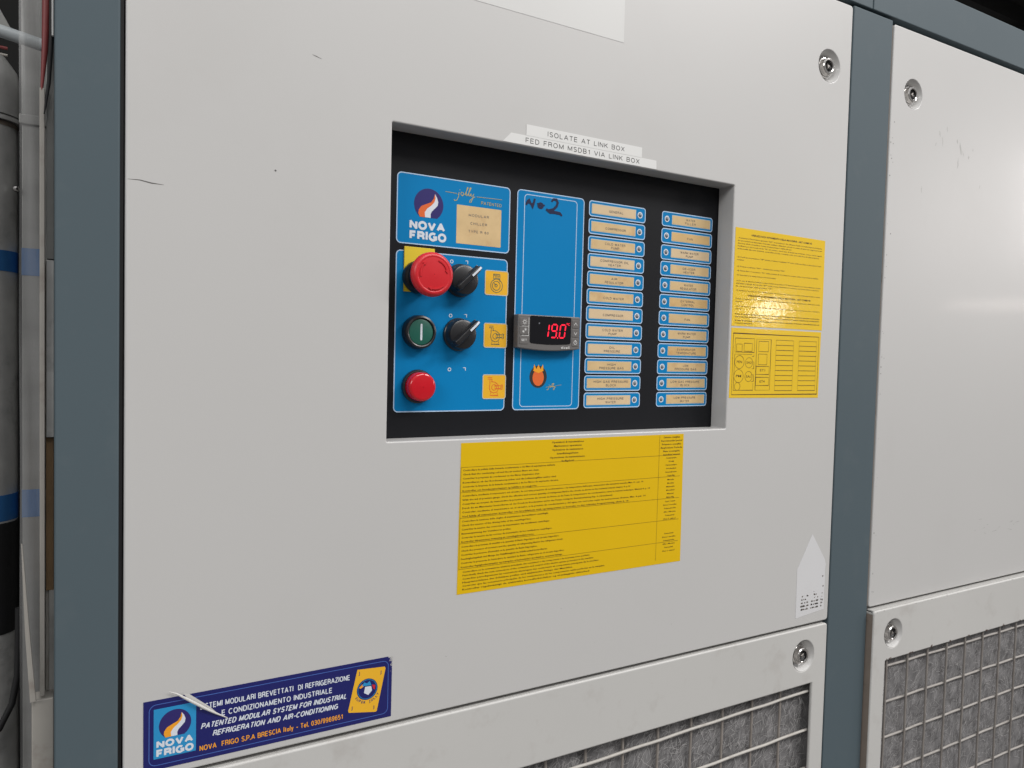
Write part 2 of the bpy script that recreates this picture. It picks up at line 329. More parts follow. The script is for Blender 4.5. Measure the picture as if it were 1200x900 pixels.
def sign(mb, body, x0, zb, cap, y, width=None, wt=0.12, shear=0.0, align='L', gap=0.16):
    """lettering drawn as strokes; cap height in mm, wt = stroke weight as part of the cap height"""
    adv = 0; items = []
    for ch in body:
        if ch == ' ': adv += 0.46 + gap * .6; continue
        w, st = G[ch]; items.append((adv + wt / 2, st)); adv += w + wt + gap
    adv -= gap
    kx = (width / adv) if width else cap; off = {'L': 0, 'C': -adv * kx / 2, 'R': -adv * kx}[align]
    hh = cap * (1 - wt)
    for a, st in items:
        for line in st:
            pts = [(x0 + off + (a + px) * kx + shear * pz * cap, zb + cap * wt / 2 + pz * hh) for px, pz in line]
            ww = cap * wt * (0.5 + 0.5 * min(1.2, kx / cap)); run = [pts[0]]; first = True
            closed = (Vector(pts[0]) - Vector(pts[-1])).length < 1e-6
            def flush(run, ext0, ext1):
                P = [Vector(p) for p in run]
                if ext0: P[0] = P[0] + (P[0] - P[1]).normalized() * ww * ext0
                if ext1: P[-1] = P[-1] + (P[-1] - P[-2]).normalized() * ww * ext1
                mb.ribbon([tuple(p) for p in P], ww, y)
            e0 = 0.0
            for i in range(1, len(pts)):
                run.append(pts[i])
                if i < len(pts) - 1:
                    u = (Vector(pts[i]) - Vector(pts[i - 1])).normalized(); v = (Vector(pts[i + 1]) - Vector(pts[i])).normalized(); c_ = u.dot(v)
                    if c_ < 0.62:
                        ex_ = 0.5 if c_ > -0.4 else 0.22
                        flush(run, e0, ex_); e0 = ex_; run = [pts[i]]
            flush(run, e0, 0.5 if (len(line) == 2 and len(st) == 1) else (0.08 if closed else 0.0))
    return mb

def thing(name, label, cat, base, group=None):
    o = bpy.data.objects.new(name, None); COL.objects.link(o); o.empty_display_size = 0.02
    o.location = (base[0] / 1000, base[1] / 1000, (base[2] + Z0) / 1000); o['_base'] = tuple(float(b) for b in base)
    o['label'] = label; o['category'] = cat
    if group: o['group'] = group
    return o

def tag(o, label, cat, group=None):
    o['label'] = label; o['category'] = cat
    if group: o['group'] = group
    return o

def rrect(x0, z0, x1, z1, r, n=6):
    out = []
    for cx, cz, a0 in ((x1 - r, z1 - r, 0), (x0 + r, z1 - r, 90), (x0 + r, z0 + r, 180), (x1 - r, z0 + r, 270)):
        for i in range(n + 1):
            a = R_(a0 + 90 * i / n); out.append((cx + r * math.cos(a), cz + r * math.sin(a)))
    return out

def circle(cx, cz, r, n=48):
    return [(cx + r * math.cos(2 * math.pi * i / n), cz + r * math.sin(2 * math.pi * i / n)) for i in range(n)]

def rect(x0, z0, x1, z1): return [(x0, z0), (x1, z0), (x1, z1), (x0, z1)]

# ================================================================== SETTING
fl = MB().box(-9000, 14000, -9000, 9000, -1560, -1500).build('floor', M['floor'], kind='structure')
rf = MB().box(-3000, 16000, 2500, 13000, 4700, 4760)
rf.build('roof', M['roof'], kind='structure')
for i in range(10):                                         # roof purlins and rafters seen over the cabinet top
    g = MB().box(-3000, 16000, 2800 + i * 1000, 2900 + i * 1000, 4480, 4700).build('roof_beam', M['beam'], None, at=(0, 2800 + i * 1000, 4480))
    tag(g, 'dark steel purlin under the hall roof, seen over the cabinet top', 'beam', 'roof purlins over the hall')
for i in range(4):
    g = MB().box(6200 + i * 2300, 6380 + i * 2300, 2500, 13000, 4150, 4480).build('roof_rafter', M['beam'], None, at=(6200 + i * 2300, 2500, 4150))
    tag(g, ('nearest', 'second', 'third', 'farthest')[i] + ' deep dark steel rafter crossing below the purlins of the hall roof', 'rafter', 'roof rafters over the hall')
MB().box(-3000, 900, 900, 960, -1500, 2500).build('dark_backdrop', M['darkm'], kind='structure')  # dark sheet added in place of the dim hall beyond

# ================================================================== CABINET FRAME
fr = thing('cabinet_frame', 'slate grey painted steel frame of posts and top beams around the pale cabinet doors', 'cabinet frame', (0, 0, -1480))
MB().box(-14.5, 27, 0, 44, -1480, 452).build('corner_post', M['post'], fr, bevel=1.6, label='slate grey post at the left corner')
MB().box(850, 930, 0.5, 44, -1480, 450.5).build('middle_post', M['post'], fr, bevel=1.6, label='slate grey post between the two doors')
MB().box(-14.5, 887, 0.3, 44, 454, 511).build('top_beam', M['post'], fr, bevel=1.6)
MB().box(888, 1900, 0.0, 44, 454, 511).build('top_beam', M['post'], fr, bevel=1.6)
MB().box(27, 850, 38, 44, 440, 456).box(930, 1900, 38, 44, 440, 456).build('dark_gap_fill', M['rubber'], fr)  # black strips stand in for the shaded gap below the beams
MB().box(27.2, 29.4, 3, 42, -1480, 449).build('rubber_seal', M['rubber'], fr, label='black rubber strip beside the left post')
b = MB().box(-8, 1900, 48, 650, -1480, -420).box(-8, 1900, 48, 650, 215, 500).box(-8, 225, 48, 650, -420, 215).box(670, 1900, 48, 650, -420, 215).box(225, 670, 90, 650, -420, 215)
b.build('inner_shell', M['darkm'], fr)  # solid near-black body, its colour gives the shade behind the gaps

# ================================================================== LOCKS
def lock(parent, cx, cz, y0, depth=9.0, label=None, turn=0.3, lean=0.0):
    L = MB().lathe([(19.6, y0 - 0.05), (19.2, y0 + 0.5), (17.6, y0 + 2.4), (15.6, y0 + depth - 2), (14.5, y0 + depth), (6, y0 + depth + 0.3)], cx, cz, 48, cap0=False).build('lock', M['paint'], parent, smooth=60, label=label)
    b0 = y0 + depth
    MB().lathe([(12.6, b0), (12.6, b0 - 2.4), (11.9, b0 - 3.2), (10.6, b0 - 3.4), (10.2, b0 - 4.4), (10.2, b0 - 8.2), (9.4, b0 - 9.2), (7.9, b0 - 9.4), (6.9, b0 - 8.8), (6.8, b0 - 2)], cx, cz, 48, cap0=False).build('lock_barrel', M['chrome'], L, smooth=35)
    MB().lathe([(6.85, b0 - 6.6), (6.4, b0 - 6.9), (4.6, b0 - 4.2)], cx, cz, 32, cap0=False, cap1=True).build('keyhole', M['bplastic'], L, smooth=35)
    tri = [(cx + 3.4 * math.cos(turn + k * 2.0944), cz + 3.4 * math.sin(turn + k * 2.0944)) for k in range(3)]
    MB().prism(tri, b0 - 8.2, b0 - 4).build('key_core', M['steelcore'], L, bevel=0.5)
    return L

# ================================================================== LEFT DOOR WITH THE CONTROL WINDOW
d1 = thing('access_door', 'large pale grey steel door with a rectangular window cut out around the control panel', 'door', (438, 0, -336))
WIN = rect(237.2, -81.0, 651.5, 198.8)
MB().outline(rrect(30.3, -336, 847.3, 448, 4.5), [rrect(237.2, -81.0, 651.5, 198.8, 1.2, 3), circle(806.5, 365.5, 19.5)], 0, 24.6, bevel=1.4)\
    .build('door_skin', M['paint'], d1, smooth=40)
lock(d1, 806.5, 365.5, 0.3)
# wear: short scratches, specks
sc = MB()
sc.ribbon([(32, 121.6), (40, 121.9), (48, 120.6), (56.3, 120.4)], [0.2, 0.7, 0.9, 0.2], -0.06)
sc.ribbon([(166.8, 241), (170, 240.3), (174.6, 239.0)], [0.2, 0.7, 0.2], -0.06)
sc.ribbon([(137.9, 143.2), (138.9, 142.2)], 1.3, -0.06)
for _ in range(12):
    x, z = rnd.uniform(260, 840), rnd.uniform(-330, 160); a = rnd.uniform(0, 6.28); l = rnd.uniform(0.4, 2.2)
    if 225 < x < 660 and -235 < z < 225 or 640 < x < 830 and -60 < z < 160: continue
    if 40 < x < 250 and z < -265: continue
    sc.ribbon([(x, z), (x + l * math.cos(a), z + l * math.sin(a))], rnd.uniform(0.15, 0.4), -0.06)
sc.build('scratches', M['scratch'], d1)

# ================================================================== RIGHT DOOR
d2 = thing('access_door', 'plain pale grey steel door right of the middle post, lock in its upper left corner', 'door', (1400, 0, -334))
MB().outline(rrect(932.5, -333, 1860, 446.5, 4.0), [circle(980, 364.0, 19.5)], 0, 24, bevel=1.3).build('door_skin', M['paint'], d2, smooth=40)
lock(d2, 980, 364.0, 0.3, turn=1.1)
MB().box(930.6, 932.2, 2, 24, -332, 445).build('rusty_edge', M['rusty'], d2)  # added strip for the dirty, rusty side edge of the door
sc = MB()
sm = MB()
for x, z, l, w_, a in ((1045, 322, 9, 2.4, 1.9), (1052, 312, 14, 2.2, 1.75), (1088, 318, 7, 3.0, 1.8), (1097, 309, 18, 4.0, 1.85), (1104, 303, 9, 2.2, 2.0), (1092, 288, 16, 2.6, 1.5), (1118, 300, 6, 2.4, 1.4), (1062, 331, 8, 2.0, 1.8), (1036, 306, 6, 2.0, 1.3), (1128, 312, 5, 1.6, 1.7), (1008, 240, 10, 2, 1.6), (1150, 262, 7, 1.6, 1.2)):
    n = 7; c_, s__ = math.cos(a), math.sin(a)
    sm.ribbon([(x + c_ * l * (i / n - .5) + rnd.uniform(-.6, .6), z + s__ * l * (i / n - .5)) for i in range(n + 1)], [w_ * (.15 + .85 * math.sin(math.pi * i / n) * rnd.uniform(.5, 1)) for i in range(n + 1)], -0.04)
sm.build('hand_smudges', M['smudge'], d2)
for _ in range(34):
    x, z = 935 + abs(rnd.gauss(0, 5)), rnd.uniform(-325, 330); sc.disc(x, z, rnd.uniform(0.25, 1.0), -0.06, 7)
for _ in range(12):
    x, z = rnd.uniform(1180, 1300), rnd.uniform(-260, -230); sc.ribbon([(x, z), (x + rnd.uniform(3, 14), z + rnd.uniform(-3, 3))], [0.1, 0.35], -0.06)
sc.build('scratches', M['scratch'], d2)

# ================================================================== GRILLE PANELS
def wire_mesh(length, axis, r):
    m_ = MB(); n = max(2, int(length / 12)); pts = []
    for i in range(n + 1):
        t = -length / 2 + length * i / n; w = 0.12 * math.sin(i * 1.7) + 0.2 * math.sin(i * 0.31)
        pts.append((t, w, 0.3 * math.sin(i * 0.9)) if axis == 'x' else (0.3 * math.sin(i * 0.8), w, t))
    m_.tube(pts, r * 1.08, 8); me = bpy.data.meshes.new('wire')
    me.from_pydata([(a / 1000, b / 1000, c / 1000) for a, b, c in m_.v], [], m_.f); me.shade_smooth(); return me

def put(me, name, parent, loc):
    o = bpy.data.objects.new(name, me); COL.objects.link(o); o.parent = parent
    B = parent['_base']; o.location = ((loc[0] - B[0]) / 1000, (loc[1] - B[1]) / 1000, (loc[2] - B[2]) / 1000); return o

def grille(label, x0, x1, ztop, ox0, ox1, otop, yf, lockx, lockz, vx, hz, vy, hy, vmat, hmat, turn, seed):
    my = max(vy, hy) + 1.0
    zb, ob = -1440.0, -1400.0
    t = thing('grille_panel', label, 'grille panel', ((x0 + x1) / 2, 0, zb))
    fm = MB().outline(rrect(x0, zb, x1, ztop, 4.0), [rrect(ox0, ob, ox1, otop, 1.5, 3), circle(lockx, lockz, 19.5)], yf, yf + 4.4, bevel=1.8)
    fm.box(x0 + .25, x0 + 2, yf + 4.2, 26, zb, ztop - 3).box(x1 - 2, x1 - .25, yf + 4.2, 26, zb, ztop - 3).box(x0 + 3, x1 - 3, yf + 4.2, 26, ztop - 2, ztop - .25)
    fm_o = fm.build('panel_frame', M['paint_old'], t, smooth=40)
    lock(t, lockx, lockz, yf + 0.3, turn=turn)
    mv = wire_mesh(otop - ob + 12, 'z', 1.45); mh = wire_mesh(ox1 - ox0 + 12, 'x', 1.6)
    mv.materials.append(vmat); mh.materials.append(hmat)
    for x in vx: put(mv, 'vertical_wire', t, (x, vy, (otop + ob) / 2))
    tilt = 0.021 if ox1 < 900 else 0.0
    for z in hz: put(mh, 'horizontal_wire', t, ((ox0 + ox1) / 2, hy, z - tilt * (ox1 - ox0) / 2)).rotation_euler.y = -tilt
    # fibre filter mat behind the wires, bulging between them
    q = random.Random(seed); f = MB(); gx = 5.0; nx = int((ox1 - ox0) / gx); z_lo = -760; nz = int((otop - z_lo) / gx)
    hgt = lambda x, z: my + 4.6 - 3.6 * abs(math.sin(math.pi * (x - vx[0]) / 50)) ** 0.6 - 1.2 * math.sin(x * .11 + z * .05) * math.sin(z * .09 + x * .03)
    vs = [(ox0 - 12 + i * (ox1 - ox0 + 30) / nx, 0, z_lo + j * (otop + 3 - z_lo) / nz) for j in range(nz + 1) for i in range(nx + 1)]
    vs = [(x, hgt(x, z) + q.uniform(-.5, .5), z) for x, _, z in vs]
    f.add(vs, [(j * (nx + 1) + i, j * (nx + 1) + i + 1, (j + 1) * (nx + 1) + i + 1, (j + 1) * (nx + 1) + i) for j in range(nz) for i in range(nx)])
    fo = f.build('filter_mat', M['filter'], t, smooth=80)
    s_ = MB(); lo_x, hi_x = (ox0, ox1 + 12) if ox1 < 900 else (ox0, min(ox1, 1420))
    lo_x = max(lo_x, 360)
    for _ in range(5200):
        x, z = q.uniform(lo_x, hi_x), q.uniform(-640 if ox0 > 900 else -560, otop)
        a = q.gauss(1.0, 0.75); c = q.uniform(-1.1, 1.1); l = q.uniform(6, 20); pts = []
        w = q.uniform(0.12, 0.42)
        for k in range(5):
            pts.append((x, z)); x += math.cos(a) * l / 4; z += math.sin(a) * l / 4; a += c / 4
        if max(p[1] for p in pts) > otop + 2 or min(p[0] for p in pts) < ox0 - 2 or max(p[0] for p in pts) > ox1 + 14: continue
        yy = hgt(pts[2][0], pts[2][1]) - q.uniform(0.5, 1.6); s_.cur = 0 if q.random() < 0.55 else 1
        s_.ribbon(pts, [w * .4, w, w, w, w * .4], yy)
    so = s_.build('filter_fibres', [M['strandA'], M['strandB']], fo, kind='stuff')
    if yf < -5:
        ch = MB()
        for x in vx[:9]:
            for _ in range(5):
                ch.disc(x + q.gauss(0, 2.2), otop + abs(q.gauss(0, .9)) + .9, q.uniform(.5, 1.5), yf - .06 - .01 * q.random(), 7)
        for _ in range(26): ch.disc(ox0 - 1.2 - abs(q.gauss(0, .5)), q.uniform(-560, otop), q.uniform(.2, .6), yf - .06, 7)
        for _ in range(18): ch.disc(q.uniform(x0 + 2, 1300), ztop - abs(q.gauss(1.6, .8)) - .6, q.uniform(.2, .7), yf - .06, 7)
        ch.build('rust_chips', M['rust'], fm_o, kind='stuff')       # rusty return flange of the proud panel
        MB().box(x0 - 0.1, x0 + 0.2, yf + 1.9, 24, zb + 5, ztop - 5).build('side_flange', M['rusty'], t)
    return t
vx1 = [824.2 - 50.4 * i for i in range(0, 15)]
grille('pale grille panel below the control door, dark vertical wires over grey filter wool', 30.5, 845.2, -339.5, 90, 819.5, -414, -2.0, 801, -375.5,
       [x - 0.6 for x in vx1[1:]], [-427 - 51 * i for i in range(19)], 9, 4.6, M['wire_dark'], M['wire'], 0.9, 3)
grille('pale grille panel right of the middle post, rust-stained edge and square wire mesh', 932.2, 1860, -336.3, 961.5, 1840, -409.0, -8.8, 977, -373.0,
       [971.6 + 48.2 * i for i in range(18)], [-421.5 - 51 * i for i in range(19)], -4.0, -1.4, M['wire_mid'], M['wire_side'], 2.0, 5)

# ================================================================== CONTROL PANEL
PY = 25.0                                                   # front face of the black plate
cp = thing('control_panel', 'black control panel with blue legend fields recessed in the pale door', 'control panel', (440, 40, -95))
MB().box(226, 664, PY, PY + 3, -95, 212).build('back_plate', M['black'], cp)
y1, y2, y3, y4 = PY - 0.12, PY - 0.22, PY - 0.32, PY - 0.42

def field(name, x0, z0, x1, z1, r, lw, label, inner=True):
    o = MB().outline(rrect(x0, z0, x1, z1, r), [], y1, PY - 0.005).build(name, M['blue'], cp, label=label)
    MB().ribbon(rrect(x0 + lw / 2, z0 + lw / 2, x1 - lw / 2, z1 - lw / 2, r - lw / 2), lw, y2, True).build('border_line', M['pale'], o)
    return o

def flame_logo(par, cx, cz, r, y, orange, discm):
    c = [(cx + r * math.cos(a), cz + r * math.sin(a)) for a in [R_(-55 + 290 * i / 40) for i in range(41)]]
    MB().poly(c, y).build('emblem_disc', discm, par)
    mid = [(.40, .72), (.45, .45), (.38, .20), (.18, -.03), (-.10, -.25), (-.27, -.50), (-.24, -.81)]
    left = [(-.60, -.81), (-.70, -.60), (-.68, -.38), (-.50, -.13), (-.18, .02), (.14, .16), (.32, .40)]
    right = [(.14, -.81), (.13, -.60), (.20, -.42), (.40, -.22), (.60, .0), (.64, .24), (.55, .50)]
    P = lambda L: [(cx + a * r, cz + b * r) for a, b in L]
    def strip(A, B, m, nm):                                # polygon between two curves, as quads
        b_ = MB(); n = 14
        def s(L, t):
            t *= len(L) - 1; i = min(int(t), len(L) - 2); u = t - i
            return (L[i][0] * (1 - u) + L[i + 1][0] * u, L[i][1] * (1 - u) + L[i + 1][1] * u)
        for i in range(n):
            b_.poly([s(A, i / n), s(B, i / n), s(B, (i + 1) / n), s(A, (i + 1) / n)], y - 0.07)
        b_.build(nm, m, par)
    tip = [(.40, .72)]
    strip(P(tip + left[::-1]), P(mid[:1] + mid[0:]), orange, 'emblem_flame')
    strip(P(mid[:1] + mid[0:]), P(tip + right[::-1]), M['white'], 'emblem_flame')

# --- brand field
f1 = field('brand_field', 252, 98.6, 371, 163.4, 4.5, 0.95, 'blue brand field with flame emblem and beige type window')
flame_logo(f1, 283.8, 136.6, 14.8, y2, M['orange'], M['violet'])
t = MB(); sign(t, 'NOVA', 264.8, 112.6, 8.2, y3, 36.0, .27, gap=.07); sign(t, 'FRIGO', 265.0, 102.9, 8.4, y3, 37.4, .27, gap=.08)
t.build('lettering', M['white'], f1, label='white lettering NOVA FRIGO')
w1 = MB().outline(rrect(312.7, 103.8, 361.2, 140.4, 0.6, 2), [], y2, y1 - 0.005).build('type_window', M['beige'], f1)
t = MB()
for i, s in enumerate(('MODULAR', 'CHILLER', 'TYPE R 60')): sign(t, s, 336.5, 130.6 - 7.7 * i, 2.5, y2 - 0.07, 22 if i != 1 else 18, .15, align='C', gap=.3)
t.build('window_lettering', M['ink'], f1)
def script_jolly(mb, x, z, k, y, w):
    S = [[(0, 0), (.15, .5), (.1, -.2), (-.15, -.9), (-.5, -1.0), (-.6, -.8)], [(.22, .85), (.3, .95)],
         [(.55, .0), (.4, .2), (.5, .55), (.8, .5), (.85, .15), (.6, -.05), (.55, .0)], [(.85, .3), (1.05, .2), (1.25, .8), (1.5, 1.5), (1.4, 1.55), (1.25, .8), (1.2, .15), (1.35, .05)],
         [(1.35, .05), (1.6, .5), (1.95, 1.5), (1.82, 1.55), (1.65, .8), (1.6, .15), (1.75, .05)],
         [(1.75, .05), (2.0, .5), (1.95, .15), (2.1, .05), (2.4, .55), (2.25, -.2), (2.0, -.95), (1.75, -1.0), (1.85, -.6), (2.6, .1)]]
    for s in S: mb.ribbon([(x + a * k * 1.25, z + b * k) for a, b in s], w, y)
t = MB(); script_jolly(t, 313.6, 149.4, 5.6, y3, 0.62)
t.ribbon([(300.5, 151.0), (312.5, 150.6)], 0.45, y3).ribbon([(333.5, 150.0), (361.5, 150.6)], 0.45, y3)
t.build('script_lettering', M['gold'], f1, label='thin gold script lettering jolly')
sign(MB(), 'PATENTED', 338.6, 143.2, 3.1, y3, 22.5, .15).build('small_lettering', M['gold'], f1)

# --- switch field
f2 = field('switch_field', 252.2, -57.2, 369.8, 92.6, 4.5, 0.95, 'blue field carrying the push buttons and selector switches')
marks = MB()
for zc in (86.6, 35.2, -16.2):
    marks.ring(308.6, zc - 0.6, 1.5, 0.7, y2, 14); marks.ribbon([(323.2, zc + 1.2), (325.6, zc + 1.2), (325.6, zc - 1.6)], 0.7, y2)
marks.build('position_marks', M['white'], f2, kind='stuff')

def icon_plate(zc, kind, label):
    x0, x1 = 344.6, 370.9; z0, z1 = zc - 12.2, zc + 12.2
    o = MB().outline(rrect(x0, z0, x1, z1, 2.2), [], y3, y2 - 0.01).build('symbol_label', M['yicon'], cp, label=label)
    MB().ribbon(rrect(x0 + .4, z0 + .4, x1 - .4, z1 - .4, 2.0), 0.8, y4, True).build('border_line', M['beige_edge'], o)
    s = MB(); cx, cz = (x0 + x1) / 2, zc; y = y4; w = 0.62
    if kind == 'compressor':
        s.ring(cx, cz - 2.6, 6.6, w, y); s.ring(cx - 0.3, cz - 2.6, 4.4, w, y, 20); s.ring(cx - .6, cz - 2.4, 1.4, w, y, 10)
        s.ribbon(rect(cx - 3.6, cz + 4.2, cx + 3.6, cz + 8.6), w, y, True); s.ribbon([(cx - 3.6, cz + 7.2), (cx + 3.6, cz + 7.2)], w, y)
        s.ribbon([(cx - 2.6, cz + 4.2), (cx - 3.4, cz + 1.8)], w, y); s.ribbon([(cx + 2.6, cz + 4.2), (cx + 3.8, cz + 1.4)], w, y)
        for k in (-1.6, 0, 1.6): s.ribbon([(cx + k, cz + 4.2), (cx + k, cz + 7.2)], w * .8, y)
        s.ribbon([(cx - .6, cz - 2.4), (cx - 3.4, cz + .6)], w, y)
    else:
        s.ribbon([(cx - 3.4, cz + 5.0), (cx + .6, cz + 4.6), (cx + 4.2, cz + 2.2), (cx + 5.0, cz - 1.4), (cx + 3.4, cz - 5.0), (cx - .4, cz - 6.2), (cx - 4.2, cz - 4.6), (cx - 5.4, cz - .8), (cx - 4.8, cz + 2.8), (cx - 4.8, cz + 7.4)], w, y)
        s.ribbon([(cx - 7.2, cz + 7.6), (cx - 2.4, cz + 7.6)], w, y); s.ribbon([(cx - 7.2, cz + 9.2), (cx - 2.4, cz + 9.2)], w, y); s.ribbon([(cx - 2.6, cz + 7.4), (cx - 2.6, cz + 4.8)], w, y)
        s.ring(cx, cz - .6, 2.8, w, y, 18)
        s.ribbon(rect(cx + .8, cz - 1.9, cx + 7.4, cz + 1.0), w, y, True); s.ribbon([(cx + 7.6, cz - 2.8), (cx + 9.0, cz - 2.8), (cx + 9.0, cz + 1.8), (cx + 7.6, cz + 1.8)], w, y)
        s.ribbon([(cx - 3.4, cz - 5.6), (cx - 4.6, cz - 8.6), (cx + 4.6, cz - 8.6), (cx + 3.2, cz - 5.6)], w, y)
    s.build('symbol_print', M['iconink'] if zc > -20 else M['orange'], o)
icon_plate(68.8, 'compressor', 'yellow compressor symbol label beside the upper selector')
icon_plate(17.2, 'pump', 'yellow pump symbol label beside the lower selector')
icon_plate(-33.4, 'pump', 'lowest yellow pump symbol label, without a switch beside it')

# --- emergency stop: yellow square, black bell, red mushroom cap
es = MB().outline(rrect(259.9, 54.6, 290.4, 96.0, 0.8, 3), [], PY - 1.5, PY - 0.02, bevel=0.3).build('emergency_stop', M['yplate'], cp, smooth=40, label='red mushroom emergency stop button on a yellow square')
ex, ez = 273.6, 68.4
MB().lathe([(15.2, PY - 1.4), (15.2, PY - 9), (14.2, PY - 10.2), (13.6, PY - 12)], ex, ez, 48, cap0=False).build('collar', M['bplastic'], es, smooth=40)
MB().lathe([(13.2, PY - 10), (13.6, PY - 20), (15.6, PY - 27.0), (18.4, PY - 30.4)], ex, ez, 48, cap0=False).build('bell', M['bplastic'], es, smooth=50)
MB().lathe([(18.2, PY - 29.8), (19.4, PY - 30.8), (19.9, PY - 33.0), (19.8, PY - 35.0), (19.2, PY - 36.8), (17.9, PY - 38.2), (16.4, PY - 38.8), (15.6, PY - 38.7), (15.2, PY - 38.5), (8, PY - 39.1), (0.3, PY - 39.3)], ex, ez, 64, cap0=False).build('mushroom_cap', M['red'], es, smooth=30)
ar = MB()
for k in range(3):                                          # raised turn-to-release arrows
    a0 = R_(20 + 120 * k)
    def rot(r, a): return (ex + r * math.cos(a), ez + r * math.sin(a))
    n = 10
    for i in range(n):
        a, b_ = a0 + i * R_(52) / n, a0 + (i + 1) * R_(52) / n
        ar.prism([rot(12.4, a), rot(13.6, a), rot(13.6, b_), rot(12.4, b_)], PY - 39.5, PY - 38.2)
    ar.prism([rot(11.2, a0), rot(14.6, a0), rot(13.0, a0 - R_(14))], PY - 39.5, PY - 38.2)
ar.build('release_arrows', M['red'], es)

# --- selector switches
def selector(cx, cz, ang, label):
    o = MB().lathe([(15.6, PY - 0.2), (15.9, PY - 1.2), (15.6, PY - 3.4), (14.9, PY - 4.0), (14.6, PY - 10.0), (13.6, PY - 12.6), (12.2, PY - 13.4), (0.3, PY - 13.4)], cx, cz, 56, cap0=False).build('selector_switch', M['bplastic'], cp, smooth=32, label=label)
    ca, sa = math.cos(ang), math.sin(ang); h = MB()
    prof = [(-3.6, PY - 13.0), (-3.1, PY - 18.5), (-2.2, PY - 20.4), (2.2, PY - 20.4), (3.1, PY - 18.5), (3.6, PY - 13.0)]
    st = [(-14.6, 0.55, 0.35), (-13.4, 0.85, 0.85), (-10, 1, 1), (9, 1, 1), (14.5, 0.85, 0.98), (18.0, 0.62, 0.86)]
    vs = []
    for u, kw, kh in st:
        for v, y in prof:
            yy = PY - 12.0 - (PY - 12.0 - y) * kh; vv = v * kw
            vs.append((cx + u * ca - vv * sa, yy, cz + u * sa + vv * ca))
    n = 6; fs = [(k * n + i, k * n + i + 1, (k + 1) * n + i + 1, (k + 1) * n + i) for k in range(len(st) - 1) for i in range(n - 1)]
    fs += [tuple(range(n)), tuple(range((len(st) - 1) * n, len(st) * n))]
    fs += [(k * n, k * n + n - 1, (k + 1) * n + n - 1, (k + 1) * n) for k in range(len(st) - 1)]
    h.add(vs, fs).build('handle', M['bplastic'], o, bevel=0.7, smooth=45)
    a = MB(); vs = []
    for u, vv in ((5.0, 1.0), (13.6, 1.0), (17.8, .9)):
        yt = PY - (20.75 if u < 14 else 19.75)
        for sg in (1, -1):
            vs.append((cx + u * ca - sg * vv * sa, yt, cz + u * sa + sg * vv * ca)); vs.append((cx + u * ca - sg * vv * sa, yt + 1.6, cz + u * sa + sg * vv * ca))
    a.add(vs, [(0, 2, 6, 4), (4, 6, 10, 8), (0, 4, 5, 1), (4, 8, 9, 5), (2, 3, 7, 6), (6, 7, 11, 10), (8, 10, 11, 9), (0, 1, 3, 2)])
    a.build('white_pointer', M['white'], o)
selector(317.4, 68.4, R_(43), 'black selector switch beside the red emergency stop')
selector(316.6, 16.8, R_(43), 'black selector switch beside the green start button')

# --- green start and red stop buttons
g = MB().lathe([(15.6, PY - 0.2), (15.9, PY - 1.4), (15.6, PY - 7.4), (14.9, PY - 9.6), (13.4, PY - 10.2), (12.5, PY - 9.8), (12.3, PY - 7.6)], 274.9, 17.6, 56, cap0=False).build('start_button', M['bplastic'], cp, smooth=32, label='green push button with a white upright bar')
MB().lathe([(12.2, PY - 7.8), (11.9, PY - 8.9), (11.0, PY - 9.3), (0.3, PY - 9.3)], 274.9, 17.6, 48, cap0=False).build('button_cap', M['green'], g, smooth=35)
MB().prism(rrect(274.0, 9.9, 275.9, 25.3, 0.9, 3), PY - 9.5, PY - 9.2).build('white_bar', M['white'], g)
g = MB().lathe([(15.6, PY - 0.2), (15.9, PY - 1.4), (15.6, PY - 4.0), (14.9, PY - 4.8), (14.2, PY - 5.0)], 275.6, -33.0, 56, cap0=False).build('indicator_lamp', M['bplastic'], cp, smooth=32, label='glossy red round button at the bottom of the blue field')
MB().lathe([(13.6, PY - 4.6), (13.4, PY - 11.6), (12.9, PY - 13.4), (11.8, PY - 14.3), (10.4, PY - 14.6), (0.3, PY - 14.9)], 275.6, -33.0, 56, cap0=False).build('red_lens', M['redlens'], g, smooth=40)

# --- long field with the controller
f3 = field('controller_field', 378.9, -57.2, 460.5, 163.8, 4.5, 0.95, 'tall blue field around the digital controller')
MB().ribbon(rrect(387.6, -53.6, 451.2, 159.6, 3.6), 0.8, y2, True).build('inner_line', M['pale'], f3)
pn = MB()                                                   # handwritten number in marker
pn.ribbon([(389.4, 149.2), (391.2, 153.4), (392.4, 155.0), (394.6, 151.0), (396.8, 147.6), (398.2, 151.8), (399.4, 156.4)], 2.3, y3)
pn.ribbon([(389.6, 150.6), (392.6, 152.0), (396.0, 150.2), (398.8, 152.6)], 2.0, y3 - .03)
pn.ring(406.4, 150.2, 2.7, 2.2, y3, 12, 0.85); pn.ribbon([(402.4, 152.2), (407.0, 150.0), (411.4, 151.2)], 1.5, y3 - .03)
pn.ribbon([(419.4, 155.8), (421.6, 158.4), (425.2, 158.4), (427.0, 155.6), (425.8, 152.0), (422.0, 148.2), (416.2, 146.4), (413.6, 147.2)], [1.8, 2.4, 2.7, 2.7, 2.7, 2.7, 2.5, 1.8], y3)
pn.ribbon([(413.0, 147.4), (418.0, 145.2), (424.0, 145.4), (430.0, 144.9), (432.6, 142.8)], [2.4, 3.4, 3.1, 3.0, 1.6], y3 - .05)
pn.build('marker_writing', M['pen'], f3, label='black handwritten No 2')
bd = MB().poly([(408.9 + 10.4 * math.cos(a), -23.2 + 11.4 * math.sin(a)) for a in [i * math.pi / 16 for i in range(32)]], y2).build('oval_badge', M['tapeink'], f3, label='small black oval badge with orange and yellow patches')
